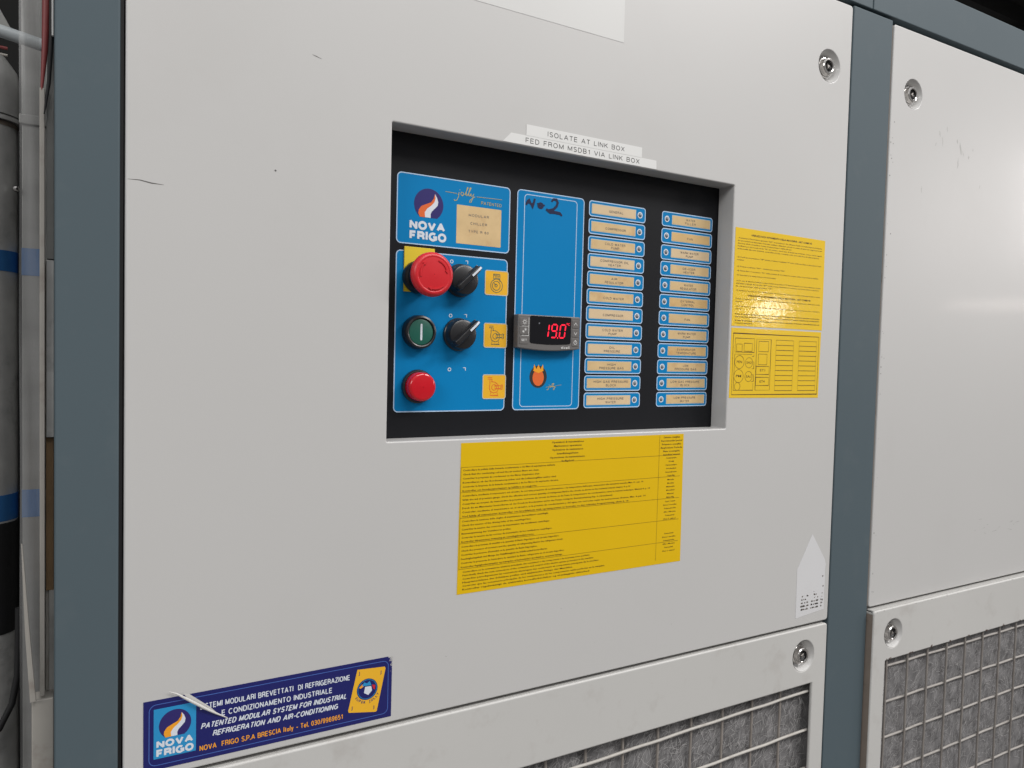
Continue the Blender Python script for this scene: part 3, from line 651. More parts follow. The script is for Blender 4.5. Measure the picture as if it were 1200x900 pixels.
e = MB(); e.poly([(408.9 + 6.8 * math.cos(a), -24.2 + 8.4 * math.sin(a)) for a in [i * math.pi / 12 for i in range(24)]], y3)
e.build('badge_print', M['orange'], f3)
e = MB(); e.poly([(402.8, -17.2), (403.6, -10.4), (406.4, -15.4), (408.9, -10.8), (411.4, -15.4), (414.2, -10.4), (415.0, -17.2), (408.9, -19.4)], y3 - .05)
e.build('badge_print', M['amber'], f3)
t = MB(); script_jolly(t, 421.6, -34.0, 2.7, y3, 0.5); t.ribbon([(418.4, -34.2), (421.4, -33.4)], 0.3, y3).ribbon([(430.6, -32.6), (437.5, -31.4)], 0.3, y3)
t.build('script_lettering', M['gold'], f3)

# --- digital controller
CY = 15.5
outl = rrect(377.9, 5.2, 453.0, 39.2, 1.6, 4)
ou = [(x, z) for x, z in outl if z > 20]
bot = [(378.0, 6.2)] + [(378 + 75 * i / 16, 5.8 - 2.4 * math.sin(math.pi * i / 16)) for i in range(1, 16)] + [(453.0, 6.2)]
dc = MB().outline(ou + bot, [], CY, PY - 0.2, bevel=1.1).build('digital_controller', M['housing'], cp, smooth=40, label='grey digital temperature controller showing 19.0 in red')
lc = [(x, z) for x, z in rrect(391.8, 11, 441.4, 38.4, 1.6, 4) if z > 20] + [(391.9, 12.4), (393.4, 10.8)] + [(393.4 + 46.4 * i / 10, 10.7 - 1.0 * math.sin(math.pi * i / 10)) for i in range(1, 10)] + [(439.8, 10.8), (441.3, 12.4)]
MB().outline(lc, [], CY - 0.35, CY + 0.4, bevel=0.2).build('screen', M['screen'], dc, smooth=40)
dg = MB(); yd = CY - 0.42
SEG = {'1': 'bc', '9': 'abcdfg', '0': 'abcdef'}
def digit(ch, x, z, w, h, th=1.4, sk=0.13):
    S = {'a': ((0, h), (w, h)), 'b': ((w, h), (w, h / 2)), 'c': ((w, h / 2), (w, 0)), 'd': ((0, 0), (w, 0)), 'e': ((0, 0), (0, h / 2)), 'f': ((0, h / 2), (0, h)), 'g': ((0, h / 2), (w, h / 2))}
    for c in SEG[ch]:
        (a, b_), (c_, d) = S[c]; v = Vector((c_ - a, d - b_)).normalized() * 0.42
        p, q_ = Vector((a, b_)) + v, Vector((c_, d)) - v; n_ = Vector((-v.y, v.x)).normalized() * th / 2; tt = v.normalized() * th / 2
        pts = [p, p + n_ + tt, q_ + n_ - tt, q_, q_ - n_ - tt, p - n_ + tt]
        dg.poly([(x + k.x + (k.y) * sk, z + k.y) for k in pts], yd)
digit('1', 407.6, 17.2, 5.4, 13.2); digit('9', 416.6, 17.2, 6.2, 13.2); digit('0', 426.8, 17.2, 6.2, 13.2)
dg.disc(424.9, 17.0, 0.75, yd, 10)
dg.ring(436.4, 31.6, 0.7, 0.4, yd, 10); dg.ribbon([(439.6, 32.2), (438.0, 32.2), (438.0, 30.2), (439.6, 30.2)], 0.35, yd)
dg.build('led_digits', M['digit'], dc, label='lit red digits 19.0')
MB().disc(402.6, 31.0, 0.8, yd, 12).build('status_dot', M['lampgrey'], dc)
bt = MB(); yb = CY - 0.5
for zc, z_ in ((31.8, 'sun'), (23.2, 'snow'), (13.6, 'set')):
    MB().outline(rrect(380.0, zc - 3.9, 390.2, zc + 3.9, 1.0, 3), [], CY - 0.4, CY + 0.3, bevel=0.25).build('key', M['housing'], dc, smooth=40)
for zc in (31.6, 22.4, 12.8):
    MB().outline(rrect(442.8, zc - 4.0, 451.2, zc + 4.0, 1.0, 3), [], CY - 0.4, CY + 0.3, bevel=0.25).build('key', M['housing'], dc, smooth=40)
pale = M['label']
bt.ring(385.4, 31.8, 1.5, .5, yb, 12)
for k in range(8): a = k * math.pi / 4; bt.ribbon([(385.4 + 2.0 * math.cos(a), 31.8 + 2.0 * math.sin(a)), (385.4 + 2.8 * math.cos(a), 31.8 + 2.8 * math.sin(a))], .4, yb)
for k in (-1.2, 1.2):
    for j in range(3): a = j * math.pi / 3 + .5; bt.ribbon([(385.4 + k - 1.4 * math.cos(a), 23.2 + k * .9 - 1.4 * math.sin(a)), (385.4 + k + 1.4 * math.cos(a), 23.2 + k * .9 + 1.4 * math.sin(a))], .4, yb)
sign(bt, 'SET', 381.9, 12.6, 2.2, yb, 6.4, .16)
bt.ribbon([(390.2, 36.2), (390.2, 17.6)], .45, yb).ribbon([(382, 27.5), (390.2, 27.5)], .4, yb).ribbon([(382, 18.2), (390.2, 18.2)], .4, yb)
bt.ribbon([(445.2, 30.6), (447.0, 33.2), (448.8, 30.6)], .5, yb).ribbon([(445.2, 23.4), (447.0, 20.8), (448.8, 23.4)], .5, yb).ring(447, 12.8, 1.9, .5, yb, 16).ribbon([(447, 12.8), (447, 15.4)], .5, yb)
sign(bt, 'dixell', 429.4, 5.9, 2.6, yb, 10.4, .17)
bt.build('key_symbols', M['label'], dc)

# --- the two columns of indicator fields
NL = ['GENERAL', 'COMPRESSOR', 'COLD WATER|PUMP', 'COMPRESSOR OIL|HEATER', 'AIR|REGULATOR', 'COLD WATER', 'COMPRESSOR', 'COLD WATER|PUMP', 'OIL|PRESSURE', 'HIGH|PRESSURE GAS', 'HIGH GAS PRESSURE|BLOCK', 'HIGH PRESSURE|WATER']
NR = ['WATER|FILLER', 'FAN', 'WARM WATER|PUMP', 'DE-ICER|HEATER', 'WATER|REGULATOR', 'EXTERNAL|CONTROL', 'FAN', 'WARM WATER|PUMP', 'EVAPORATOR|TEMPERATURE', 'LOW|PRESSURE GAS', 'LOW GAS PRESSURE|BLOCK', 'LOW PRESSURE|WATER']
mesh_cache = {}
def indicator(x0, x1, ztop, ledx, wx0, wx1, words, side, label):
    h = 16.6; ztop += rnd.uniform(-.15, .15); z1 = ztop; z0 = ztop - h; zc = (z0 + z1) / 2
    o = MB().outline(rrect(x0, z0, x1, z1, 3.4, 5), [], y1, PY - 0.005).build('indicator_field', M['blue'], cp, label=label)
    MB().ribbon(rrect(x0 + .5, z0 + .5, x1 - .5, z1 - .5, 3.0, 5), 1.0, y2, True).build('border_line', M['pale'], o)
    MB().poly(rrect(wx0, zc - 5.3, wx1, zc + 5.2, .5, 2), y2).build('window_rim', M['beige_edge'], o)
    MB().poly(rrect(wx0 + .8, zc - 4.7, wx1 - .8, zc + 4.6, .4, 2), y3).build('legend_window', M[rnd.choice(('beige', 'beige', 'beige2', 'beige3') if side == 'R' else ('beige', 'beige3', 'beige3'))], o)
    MB().ring(ledx, zc, 2.9, 1.2, y3, 24).build('lamp_ring', M['white'], o)
    MB().lathe([(2.2, y1), (2.0, PY - 0.8), (1.2, PY - 1.2), (0.1, PY - 1.3)], ledx, zc, 20, cap0=False).build('lamp_lens', M['lampgrey'], o, smooth=60)
    t = MB(); cxm = (wx0 + wx1) / 2 + (2.5 if side == 'L' else -1.5); rows = words.split('|')
    for i, s in enumerate(rows):
        zb = zc - 1.9 if len(rows) == 1 else zc + 0.5 - 3.9 * i
        sign(t, s, cxm, zb - .1, 2.5, y4, min(47, len(s) * 2.75), .15, align='C', gap=.22)
    t.build('lettering', M['ink'], o)
for i in range(12):
    zt = 163.4 - 18.46 * i
    indicator(466.6, 543.0, zt, 535.2, 470.0, 529.6, NL[i], 'L', 'indicator field reading ' + NL[i].replace('|', ' ').lower() + (', left column' if NL[i].startswith(('COMPRESSOR', 'COLD')) else ''))
    indicator(566.6, 643.6, zt + .2, 574.0, 581.4, 640.2, NR[i], 'R', 'indicator field reading ' + NR[i].replace('|', ' ').lower() + (', right column' if NR[i].startswith(('FAN', 'WARM')) else ''))

# ================================================================== STICKERS ON THE LEFT DOOR
def sticker(name, label, cat, outer, m_, base, th=0.22, y=-0.02, partname='vinyl'):
    t = thing(name, label, cat, base)
    b_ = MB().outline(outer, [], y - th, y).build(partname, m_, t)
    return t
sticker('blank_label', 'blank white label at the top edge of the photo, above the control panel', 'label', rect(286, 322, 486.3, 432), M['blank'], (386, 0, 322))
s1 = sticker('tape_label', 'upper strip of white label tape reading ISOLATE AT LINK BOX', 'label', rect(372.6, 209.3, 514.6, 219.8), M['label'], (443, 0, 209), th=0.3)
sign(MB(), 'ISOLATE AT LINK BOX', 396.8, 212.0, 4.8, -0.36, 94.6, .12, gap=.24).build('lettering', M['tapeink'], s1)
s2 = sticker('tape_label', 'lower, longer strip of label tape reading FED FROM MSDB1 VIA LINK BOX', 'label', [(347.2, 200.0), (535.0, 200.0), (534.6, 209.1), (356.0, 209.1)], M['label'], (440, 0, 200), th=0.3)
sign(MB(), 'FED FROM MSDB1 VIA LINK BOX', 372.0, 202.3, 4.8, -0.36, 139.6, .12, gap=.24).build('lettering', M['tapeink'], s2)

# --- big yellow maintenance notice
s3 = sticker('maintenance_notice', 'large yellow notice with lines of small print directly below the control panel', 'notice', [(309.4, -228.2), (587.8, -228.4), (586.8, -84.9), (310.6, -84.9)], M['ysticker'], (448, 0, -228))
yy = -0.33
ru = MB()
for z in (-108.0, -131.8, -156.0, -180.2, -204.6): ru.ribbon([(311, z + .2), (583, z)], 0.28, yy)
ru.ribbon([(552, -85.5), (551.6, -224)], 0.28, yy).ribbon([(311, -108), (311, -205)], 0.28, yy)
ru.build('ruled_lines', M['yink'], s3)
tx = MB()
for i, s in enumerate(('Operazioni di manutenzione', 'Maintenance operations', 'Opérations de maintenance', 'Instandhaltungsarbeiten', 'Operaciones de mantenimiento', 'Vedligehold')):
    tx.text(s, 431, -88.8 - 3.85 * i, 1.9, yy, align='C', width=(39, 34, 38, 26, 43, 15)[i], bold=0.018, res=1)
for i, s in enumerate(('Cadenza consigliata', 'Recommended period', 'Fréquence conseillée', 'Empfohlene Periode', 'Plazo aconsejable', 'Anbefalet interval')):
    tx.text(s, 569.5, -88.8 - 3.85 * i, 1.9, yy, align='C', width=(24, 30, 28, 31, 24, 24)[i], bold=0.018, res=1)
blocks = [[("Controllare la pulizia della batteria condensante e dei filtri di aspirazione dell'aria", 105), ('Check that the condensing coil and the air suction filters are clean.', 86), ("Contrôler la propreté du condenseur et des filtres d'aspiration d'air.", 87), ('Kontrollieren ob der Kondensatorspeicher und die Luftansaugfilter sauber sind.', 107), ('Controlar la limpieza de la batería condensante y de los filtros de aspiración del aire.', 110), ('Kontroller om kondensatorbatteri og luftfiltre er rengjorte.', 84)],
          [("Controllare, mediante il manometro sul circuito, la corretta pressione di condensazione e la temperatura dell'acqua, attenendosi alle istruzioni tecniche Man. 4 - par. 14", 222), ('With the aid of pressure gauge, check the effective and correct quantity of refrigerant fluid in the circuit, as shown in the technical manual chapter 4, p.14', 204), ("Contrôler au moyen du manomètre la pression correcte du circuit de fréon et de l'eau, la température de condensation selon le manuel technique, Manuel 4, p. 14", 232), ('Durch die am Manometer kontrollieren ob der Druck im Kondensator und in der Pumpe richtig ist. Betriebsanleitung Kap. 4, (Grundmenü)', 180), ('Controlar, mediante el manómetro en el circuito, si la presión de condensación y del agua son correctas según las instrucciones técnicas, Man. 4, pár. 14', 226), ('Ved hjælp af manometer kontroller om kredsløbets tryk og temperatur er korrekt, se den tekniske brugsanvisning, afsnit 4, 14', 202)],
          [('Controllare la tensione delle cinghie di trasmissione dei ventilatori centrifughi', 98), ('Check the tension of the driving belts of the centrifugal fans.', 78), ('Contrôler la tension des courroies de transmission des ventilateurs centrifuges', 100), ('Riemenspannung der Ventilatoren prüfen.', 55), ('Controlar la tensión de las correas de transmisión de los ventiladores centrífugos', 103), ('Kontroller kilremmenes stramning på centrifugalventilatorerne.', 82)],
          [("Controllare la presenza di umidità e la quantità di fluido frigorigeno nel circuito frigorifero", 112), ('Check the presence of moisture and the quantity of refrigerating fluid in the refrigerant circuit', 117), ("Contrôler la présence d'humidité et la quantité de fluide frigorigène.", 86), ('Feuchtigkeitsgehalt und Menge der Kühlflüssigkeit im Kühlkreislauf kontrollieren', 98), ('Controlar la presencia de humedad y la cantidad de fluido refrigerante en el circuito frigorífico', 119), ('Kontroller fugtighedsmængden og mængden af kølemiddel i kredsløbet, eventuel lækage', 117)],
          [("Controllare se la connessione elettrica principale dei contattori e dei componenti e la sicurezza sono perfette", 150), ('Periodically check the main connections of the contactors and control of the electric system protection in the machine', 155), ("Contrôler périodiquement les connexions électriques des contacteurs et composants principaux de la machine", 162), ('Hauptanschlüsse der Schützen prüfen und elektrische Anlage der Maschine', 128), ('Controlar que las conexiones principales de los contactores y de los componentes estén perfectas en la máquina', 170), ('Kontroller regelmæssigt de elektriske hovedforbindelser og el-anlæggets sikkerhed', 150)]]
z = -112.2
for bi, blk in enumerate(blocks):
    zz = -108.0 - 24.15 * bi - 3.4
    for i, (s, w) in enumerate(blk):
        tx.text(s, 313.0 + (2 if bi == 4 else 0), zz - (3.9 if bi < 4 else 3.35) * i, 1.65, yy, width=w * 0.98, bold=0.017, res=1)
c2 = [['Settimanale', 'Weekly', 'Hebdomadaire', 'Wöchentlich', 'Semanalmente', 'Ugentlig'], ['Mensile', 'Monthly', 'Mensuelle', 'Monatlich', 'Mensual', 'Månedlig'], ['Ogni 3 mesi', 'Every 3 months', 'Trimestrielle', 'Alle 3 Monate', 'Trimestral', 'Hver 3. måned'], [], ['Semestrale', 'Every 6 months', 'Semestrielle', 'Alle 6 Monate', 'Semestral', 'Hver 6. måned']]
for bi, L in enumerate(c2):
    for i, s in enumerate(L): tx.text(s, 569.8, -111.6 - 24.15 * bi - 3.9 * i + (12.5 if bi == 4 else 0), 1.5, yy, align='C', width=len(s) * 1.35, bold=0.018, res=1)
tx.build('lettering', M['yink'], s3)

# --- right-hand upper notice
s4 = sticker('instruction_notice', 'yellow notice of dense instructions right of the control panel, upper of the two', 'notice', [(654.4, 38.4), (812.4, 38.4), (811.8, 150.6), (655.6, 151.8)], M['ysticker2'], (733, 0, 38))
tx = MB()
tx.text('OPERAZIONI DI AVVIAMENTO DELLA MACCHINA - ART COMBI VE', 734, 143.6, 2.2, yy, align='C', width=106, bold=0.025, res=1)
tx.text('OPERAZIONI DI SPEGNIMENTO DELLA MACCHINA - ART COMBI VE', 733.5, 73.4, 2.2, yy, align='C', width=110, bold=0.025, res=1)
para = [(139.4, ["- Posizionare l'interruttore generale \"QS1\" su posizione I, che alimenta l'unità e il trasformatore principale,", "che provvederà ad alimentare il circuito ausiliario. Attendere circa 8 ore prima di avviare il compressore per", "dare modo all'olio di riscaldarsi: il tempo di attesa previsto è visibile sulla spia", "Verificare poi che la spia verde \"HL\" sia accesa e che il ciclo di attesa sia terminato. La luce rossa segnala", "un'anomalia alla rete elettrica: controllare le fasi e invertire due cavi sulla linea di alimentazione."], [1, 1, .62, 1, .97]),
        (117.4, ["-2) Verificare la pressione \"HP\" tarata, premere il pulsante \"P\" avvio della macchina e attendere il ciclo", "completo."], [1, .08]),
        (106.6, ["-3) Premere pulsante \"SA1\" - Avviamento pompa \"PW\""], [.55]),
        (101.8, ["-4) Attendere il consenso \"PL\" della pompa di circolazione acqua calda. La portata è visibile."], [.97]),
        (96.8, ["-5) Impostare la temperatura sul termostato"], [.45]),
        (90.2, ["-6) In caso di allarme il selettore deve restare in posizione \"0\" finché il guasto non viene eliminato; la spia", "dell'elettrovalvola del circuito \"EV\" resta accesa. Attendere il consenso del pressostato e ripetere", "la sequenza dal punto \"3\"."], [1, .98, .42]),
        (79.6 - .6, ["-7) Verificare la posizione \"PL\" del flussostato sul circuito, che assicura la portata dell'acqua fredda in uscita."], [1.0]),
        (69.4, ["Portare il selettore \"PL\" in posizione di arresto. Ruotare \"PL\" fino allo spegnimento della spia verde", "generale."], [1, .08]),
        (60.8, ["-2) Posizionare il selettore \"PL\" della pompa acqua. Ruotare il comando \"PL\" in posizione zero e chiudere", "valvola."], [1, .07]),
        (51.8, ["Prima di eseguire qualsiasi operazione di manutenzione scollegare l'interruttore generale e assicurarsi", "che la macchina sia ferma. Non rimuovere le protezioni e attendere la scarica completa dei condensatori."], [1, 1]),
        (44.4, ["In caso di emergenza premere il pulsante rosso: tutte le macchine si fermano immediatamente ed", "occorre riarmare."], [1, .2])]
for z, L, W_ in para:
    for i, s in enumerate(L):
        b_ = 0.028 if z < 53 else 0.011
        tx.text(s, 659.4, z - 3.1 * i, 1.45, yy, width=147 * W_[i], bold=b_, res=1)
tx.build('lettering', M['yink'], s4)

# --- right-hand lower diagram
s5 = sticker('layout_notice', 'yellow sticker with a line diagram of the control layout, lower of the two', 'notice', [(654.5, -45.2), (810.0, -46.2), (811.2, 36.2), (654.6, 36.2)], M['ysticker2'], (732, 0, -46))
dl = MB(); w = 0.42
dl.ribbon(rect(658.2, -41.6, 807.2, 30.0), 0.7, yy, True)
dl.ribbon(rect(661.6, 8.2, 693.2, 24.4), w, yy, True).ribbon(rect(664.0, 9.0, 673.0, 17.6), w, yy, True).ribbon(rect(676.2, 9.4, 689.6, 18.8), w, yy, True)
dl.ribbon([(690, 5.8), (661.4, 5.8), (660.8, -36.4), (693.0, -36.4), (693.0, -28)], w, yy)
dl.ribbon([(693, 5.8), (693, 3.4), (690, 3.4)], w, yy).ribbon([(690, -3), (693.4, -3), (693.4, -11), (690, -11)], w, yy).ribbon([(690, -18), (693.4, -18), (693.4, -26), (690, -26)], w, yy)
dl.ring(669.4, -3.4, 7.6, w, yy).ring(685.2, -4.0, 6.0, w, yy).ring(668.8, -19.8, 7.6, w, yy).ring(685.2, -20.2, 6.0, w, yy).ring(667.2, -31.9, 4.6, w, yy)
dl.ribbon(rect(696.8, -36.4, 721.4, 24.2), w, yy, True).ribbon(rect(700.6, 9.6, 717.2, 21.8), w, yy, True).ribbon(rect(700.6, -6, 715.2, 6.6), w, yy, True)
dl.ribbon(rect(697.6, -17.6, 719.4, -8), w, yy, True).ribbon(rect(697.6, -30.8, 719.4, -21), w, yy, True)
for x0, x1 in ((730.2, 761.0), (771.2, 803.2)):
    dl.ribbon([(x0, 24), (x1, 24)], w, yy).ribbon([(x0, 24), (x0, -37)], w * .5, yy).ribbon([(x1, 24), (x1, -37)], w * .5, yy)
    for k in range(1, 11): dl.ribbon([(x0, 24 - 6.1 * k), (x1, 24 - 6.1 * k)], 0.62, yy)
for s, x, z in (('PEN', 669.4, -4.6), ('SA2', 685.2, -5.2), ('PM', 668.8, -21.2), ('SA1', 685.2, -21.6), ('ET1', 708.4, -14.0), ('ET4', 708.4, -27.4)): dl.text(s, x, z, 3.0, yy, align='C', width=8.6, bold=0.002)
dl.build('diagram_lines', M['yink'], s5)

# --- faded white arrow sticker
s6 = sticker('arrow_sticker', 'faded white upward arrow sticker at the lower right corner of the left door', 'sticker', [(785.0, -325.3), (838.6, -320.6), (838.4, -312), (837.8, -300), (838.6, -286), (838.0, -270), (839.2, -262), (837.4, -257.5), (836.2, -254.6), (811.0, -220.2), (784.5, -263.0)], M['arrow'], (811, 0, -325))
fl_ = MB()
for _ in range(150):
    x = rnd.uniform(793, 834); z = -316.5 + abs(rnd.gauss(0, 1)) * 9
    if abs((x - 812) % 19) > 14: continue
    row = round((z + 316.5) / 4.2) * 4.2 - 316.5
    fl_.prism([(x, row), (x + rnd.uniform(.6, 2.2), row + rnd.uniform(-.3, .5)), (x + rnd.uniform(.5, 2), row + rnd.uniform(.8, 2.6)), (x - .2, row + rnd.uniform(.6, 2.2))], yy, yy + 0.02)
for x, z in ((834, -277), (835.4, -290), (834.8, -308)): fl_.disc(x, z, 1.2, yy, 7)
fl_.build('worn_print', M['ink'], s6)

# --- navy brand sticker
s7 = sticker('brand_sticker', 'navy blue maker sticker with a torn white gash at the lower left of the door', 'sticker', [(44.4, -329.9), (246.0, -330.2), (246.2, -279.0), (244.6, -276.2), (242.0, -275.0), (44.2, -274.8)], M['navy'], (145, 0, -330))
MB().ribbon(rrect(48.3, -326.4, 242.6, -278.4, 5), 0.55, yy, True).build('border_line', M['lineblue'], s7)
MB().poly(rect(51.5, -321.4, 82.0, -282.0), yy).build('logo_field', M['sky'], s7)
flame_logo(s7, 66.8, -296.3, 11.6, yy - .07, M['amber'], M['violet'])
t = MB(); sign(t, 'NOVA', 53.4, -313.2, 5.9, yy - .15, 26.6, .27, gap=.07); sign(t, 'FRIGO', 53.4, -320.4, 6.2, yy - .15, 27.0, .27, gap=.08); t.build('logo_lettering', M['white'], s7)
t = MB()
sign(t, 'SISTEMI MODULARI BREVETTATI  DI REFRIGERAZIONE', 84.6, -289.4, 4.8, yy, 122.6, .18, gap=.14)
sign(t, 'E CONDIZIONAMENTO INDUSTRIALE', 101.2, -297.6, 4.8, yy, 90.4, .18, gap=.14)
sign(t, 'PATENTED MODULAR SYSTEM FOR INDUSTRIAL', 85.6, -305.4, 4.8, yy, 118.8, .2, .22, gap=.13)
sign(t, 'REFRIGERATION AND AIR-CONDITIONING', 94.4, -312.9, 4.8, yy, 102, .2, .22, gap=.13)
t.build('lettering', M['white'], s7)
sign(MB(), 'NOVA  FRIGO S.P.A BRESCIA Italy - Tel. 030/9969651', 84.8, -322.9, 4.5, yy, 116.6, .17, gap=.14).build('phone_lettering', M['amber'], s7)
MB().poly([(213.9, -281.6), (239.2, -283.4), (240.0, -285.0), (232.4, -322.4), (231.0, -323.0), (206.8, -318.6), (206.0, -317.0)], yy).build('card_print', M['yicon'], s7)
MB().disc(223.2, -300.8, 9.6, yy - .06).build('card_emblem', M['navy'], s7)
MB().ring(223.2, -300.8, 8.6, 0.4, yy - .12).build('card_ring', M['sky'], s7)
MB().poly([(220.2, -303.6), (224.2, -306.2), (227.6, -302.6), (226.8, -298.6), (221.2, -298.2)], yy - .12).build('card_patch', M['white'], s7)
MB().poly([(218.2, -297.2), (222.4, -297.6), (227.0, -297.8), (225.4, -293.6), (222.8, -295.4), (220.2, -294.0)], yy - .14).build('card_patch', M['sky'], s7)
MB().poly([(227.6, -297.4), (230.6, -298.4), (230.2, -302.4), (228.6, -301.2)], yy - .13).build('card_patch', M['red'], s7)
MB().poly([(215.6, -298.2), (218.6, -295.6), (220.2, -297.4), (217.2, -299.2)], yy - .13).build('card_patch', M['amber'], s7)
t = MB(); word = 'SUPER JOLLY'
for i, ch in enumerate(word):
    if ch == ' ': continue
    a = R_(-148 + 11.6 * i); t.text(ch, 223.2 + 12.6 * math.cos(a), -300.8 + 12.6 * math.sin(a), 2.2, yy - .1, align='C', rot=a + math.pi / 2, bold=0.02)
for x, z in ((215.6, -286.4), (235.6, -289.0), (209.4, -316.2), (229.4, -319.4)): t.text('J', x, z, 2.8, yy - .1, align='C', bold=.02)
t.build('card_lettering', M['navy'], s7)
# torn gash: bare backing and a curled sliver of vinyl standing off the door
MB().poly([(72.6, -273.6), (76.6, -274.4), (87.6, -284.2), (92.6, -288.6), (98.0, -294.6), (86.8, -289.0), (78.0, -281.4)], yy - .08).build('bare_patch', M['torn'], s7)
cv = [(62.0, -269.8, -2.6, .5), (67, -272.6, -3.4, 1.1), (73, -277.4, -4.2, 1.6), (80, -283.0, -4.2, 1.8), (88, -289.2, -3.4, 1.7), (96, -294.8, -2.0, 1.3), (105.5, -300.6, -0.7, .5)]
vs = []; fs = []
for i, (x, z, y, w) in enumerate(cv):
    for k in range(5):
        a = (k / 4) * math.pi * 0.9; vs.append((x + 0.6 * w * (1 - math.cos(a)) * .62, y * .55 - w * .55 * math.sin(a), z + 0.9 * w * (1 - math.cos(a)) * .62))
for i in range(len(cv) - 1):
    for k in range(4): fs.append((i * 5 + k, i * 5 + k + 1, i * 5 + k + 6, i * 5 + k + 5))
MB().add(vs, fs).build('curled_sliver', M['torn'], s7, smooth=70)
# frayed upper right corner
t = MB()
for _ in range(46):
    x = 246 - abs(rnd.gauss(0, 1.6)); z = -275.2 - abs(rnd.gauss(0, 5)) * (1 if x > 243 else .15); t.poly([(x, z), (x + rnd.uniform(.3, 1), z - rnd.uniform(.1, .5)), (x + rnd.uniform(.0, .6), z - rnd.uniform(.4, 1.3))], yy)
t.build('frayed_edge', M['torn'], s7)

# ================================================================== THINGS BEHIND THE LEFT CORNER
pi = thing('galvanised_pipe', 'galvanised round duct banded with blue tape at the far left edge', 'pipe', (-84, 320, -1480))
PX, PR = -83.6, 29.4
MB().tube([(PX, 320, z) for z in (-1480, -300, 222)], PR, 40).build('pipe_body', M['galv'], pi, smooth=50)
for z0, z1 in ((71, 92), (-186, -159)): MB().tube([(PX, 320, z0), (PX, 320, z1)], PR + .35, 40).build('blue_tape_band', M['btape'], pi, smooth=50)
MB().tube([(PX, 320, 223), (PX, 320, 227)], PR + 4.2, 40).tube([(PX, 320, 229), (PX, 320, 258), (PX - 1, 320, 272), (PX - 4, 320, 286)], [PR + 3.4, PR + 3.4, PR + 1, PR - 6], 40).build('pipe_boot', M['galv'], pi, smooth=50)
MB().tube([(PX, 320, 218), (PX, 320, 222)], PR + .6, 40).build('rust_line', M['rusty'], pi, smooth=50)
MB().tube([(PX, 320, -304), (PX, 320, -188)], PR + .7, 40).build('black_band', M['rubber'], pi, smooth=50)  # black band around the lower pipe
MB().lathe([(3.0, 300), (3.0, 296), (2.2, 294.6), (0.2, 294.2)], -54.5, 155, 16, cap0=False).build('screw_head', M['chrome'], pi, smooth=40)
o = MB().tube([(-51, 270, -270), (-51.5, 270, -310), (-52.5, 270, -340), (-57, 270, -368), (-68, 270, -392), (-90, 270, -410)], 3.2, 10).build('black_hose', M['rubber'], smooth=60, at=(-60, 270, -340))
tag(o, 'thin black hose curving down in front of the round duct', 'hose')
o = MB().box(-16.4, -15.2, 18, 21, 221, 332).build('white_strip', M['label'], bevel=.2, at=(-16, 20, 221))
tag(o, 'short bright white strip at the very top beside the corner post', 'strip')
o = MB().prism([(-92, 352), (-70, 341), (-57, 317), (-92, 316)], 318, 330).build('grey_bracket', M['galv2'], bevel=.5, at=(-75, 320, 316))
tag(o, 'grey sheet bracket above the pale conduit in the top left corner', 'bracket')
for k, (z, r) in enumerate(((302, 1.7), (295, 1.3), (288, 1.5))):
    o = MB().tube([(-96, 322, z + 1.5), (-63, 322, z)], r, 8).build('red_cable', M['redrub'] if k != 1 else M['trim'], smooth=60, at=(-75, 322, z))
    tag(o, ('uppermost dull red', 'middle pale', 'lowest dull red')[k] + ' cable end of three in the dark gap under the pale conduit', 'cable', 'cable ends under the conduit')
tr = thing('steel_trunking', 'dull steel trunking with blue tape bands behind the clear film', 'trunking', (-38, 320, -1480))
MB().box(-49.6, -8, 300, 340, -1480, 222).build('trunking_body', M['galv2'], tr, bevel=1)
for z0, z1 in ((68, 96), (-184, -155)): MB().box(-50.0, -33.4, 299.5, 341, z0, z1).build('blue_tape_band', M['btape'], tr)
MB().box(-52, -6, 297, 342, 222, 232).box(-50, -8, 301, 339, 232, 520).build('trunking_collar', M['galv2'], tr, bevel=1)
fm = MB()
vs = []; n = 40
for j in range(n + 1):
    z = -620 + 1180 * j / n
    for k in range(5):
        x = -38.6 + 13.4 * k / 4 ; vs.append((x + .25 * math.sin(j * .8), 62 + 1.6 * math.sin(k * 1.7 + j * .5), z))
fm.add(vs, [(j * 5 + k, j * 5 + k + 1, (j + 1) * 5 + k + 1, (j + 1) * 5 + k) for j in range(n) for k in range(4)])
o = fm.build('clear_film', M['film'], smooth=80, at=(-32, 62, -620)); tag(o, 'narrow hazy clear plastic film hanging left of the corner post', 'plastic film')
o = MB().tube([(-130, 150, 268.5), (-57, 150, 261.2), (-24, 150, 255.4), (-6, 150, 252)], 5.2, 20).build('white_conduit', M['conduit'], smooth=50, at=(-57, 150, 261))
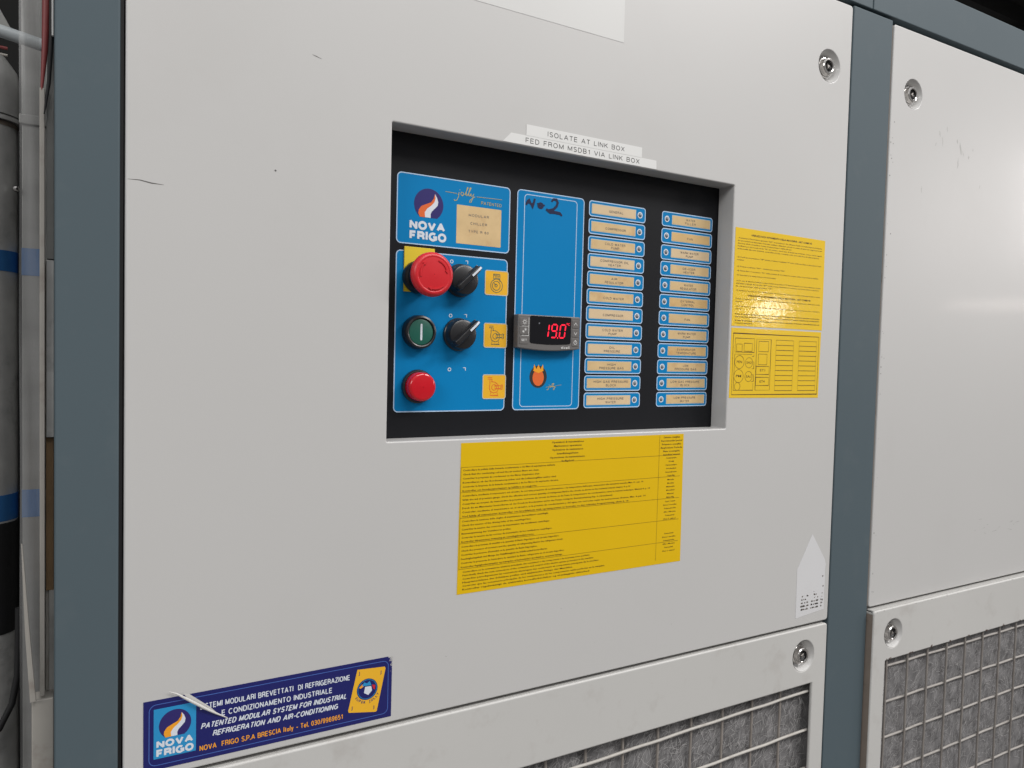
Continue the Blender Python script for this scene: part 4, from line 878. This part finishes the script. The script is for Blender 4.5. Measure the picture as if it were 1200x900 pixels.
tag(o, 'pale plastic conduit crossing the upper left corner behind the post', 'conduit')
o = MB().box(-24.3, -21.0, 30, 44, -268, 186).box(-21.0, -18.6, 40, 44, -268, 60).build('edge_trim', M['trim'], bevel=0.4, at=(-23, 37, -268))
tag(o, 'long narrow dirty white trim strip left of the corner post', 'trim strip')
o = MB().box(-20.2, -15.2, 34, 50, -72, 61).build('sealing_strip', M['galv'], bevel=0.4, at=(-18, 42, -72))
MB().box(-20.2, -15.2, 36, 50, 62, 245).build('x', M['galv2'], bevel=.4).name = 'backing_strip'
tag(bpy.data.objects['backing_strip'], 'dull steel strip beside the upper part of the corner post', 'metal strip')
tag(o, 'short crinkled galvanised strip between white trim and corner post', 'metal strip')
o = MB().box(-20.6, -15.4, 38, 60, -190, -72.5).build('timber_strip', M['wood'], bevel=0.5, at=(-18, 50, -178))
tag(o, 'raw timber lath showing beside the corner post below the galvanised strip', 'timber')
o = MB().box(-29.5, -15.0, 28, 46, -900, -270).build('lower_channel', M['trim'], bevel=1.0, at=(-22, 38, -900))
tag(o, 'dirty white channel at the foot of the trim, lower left corner', 'channel')
o = MB().prism([(-35.7, -149), (-34.8, -150), (-30.5, -215), (-26.4, -269), (-30.2, -269.4), (-33.4, -215)], 24, 27).build('bent_trim_offcut', M['trim'], bevel=.3, at=(-31, 25, -269))
tag(o, 'pointed sliver of white trim leaning away from the long strip', 'trim offcut')
o = MB().tube([(-19.4, 30, 330), (-19.8, 30, 250), (-20.8, 30, 215), (-23.4, 31, 178)], [3.0, 2.9, 2.2, .6], 12).build('red_sleeve', M['redrub'], smooth=60, at=(-20, 30, 180))
tag(o, 'faded red sleeve hanging beside the top of the corner post', 'sleeve')
o = MB().tube([(-16.0, 24, 330), (-16.6, 24, 222), (-18.4, 25, 188), (-21.2, 26, 166)], [1.6, 1.6, 1.3, .5], 10).build('black_cable', M['rubber'], smooth=60, at=(-18, 24, 166))
tag(o, 'thin black cable end hanging against the corner post', 'cable')

for o in list(bpy.data.objects):
    if '_base' in o: del o['_base']
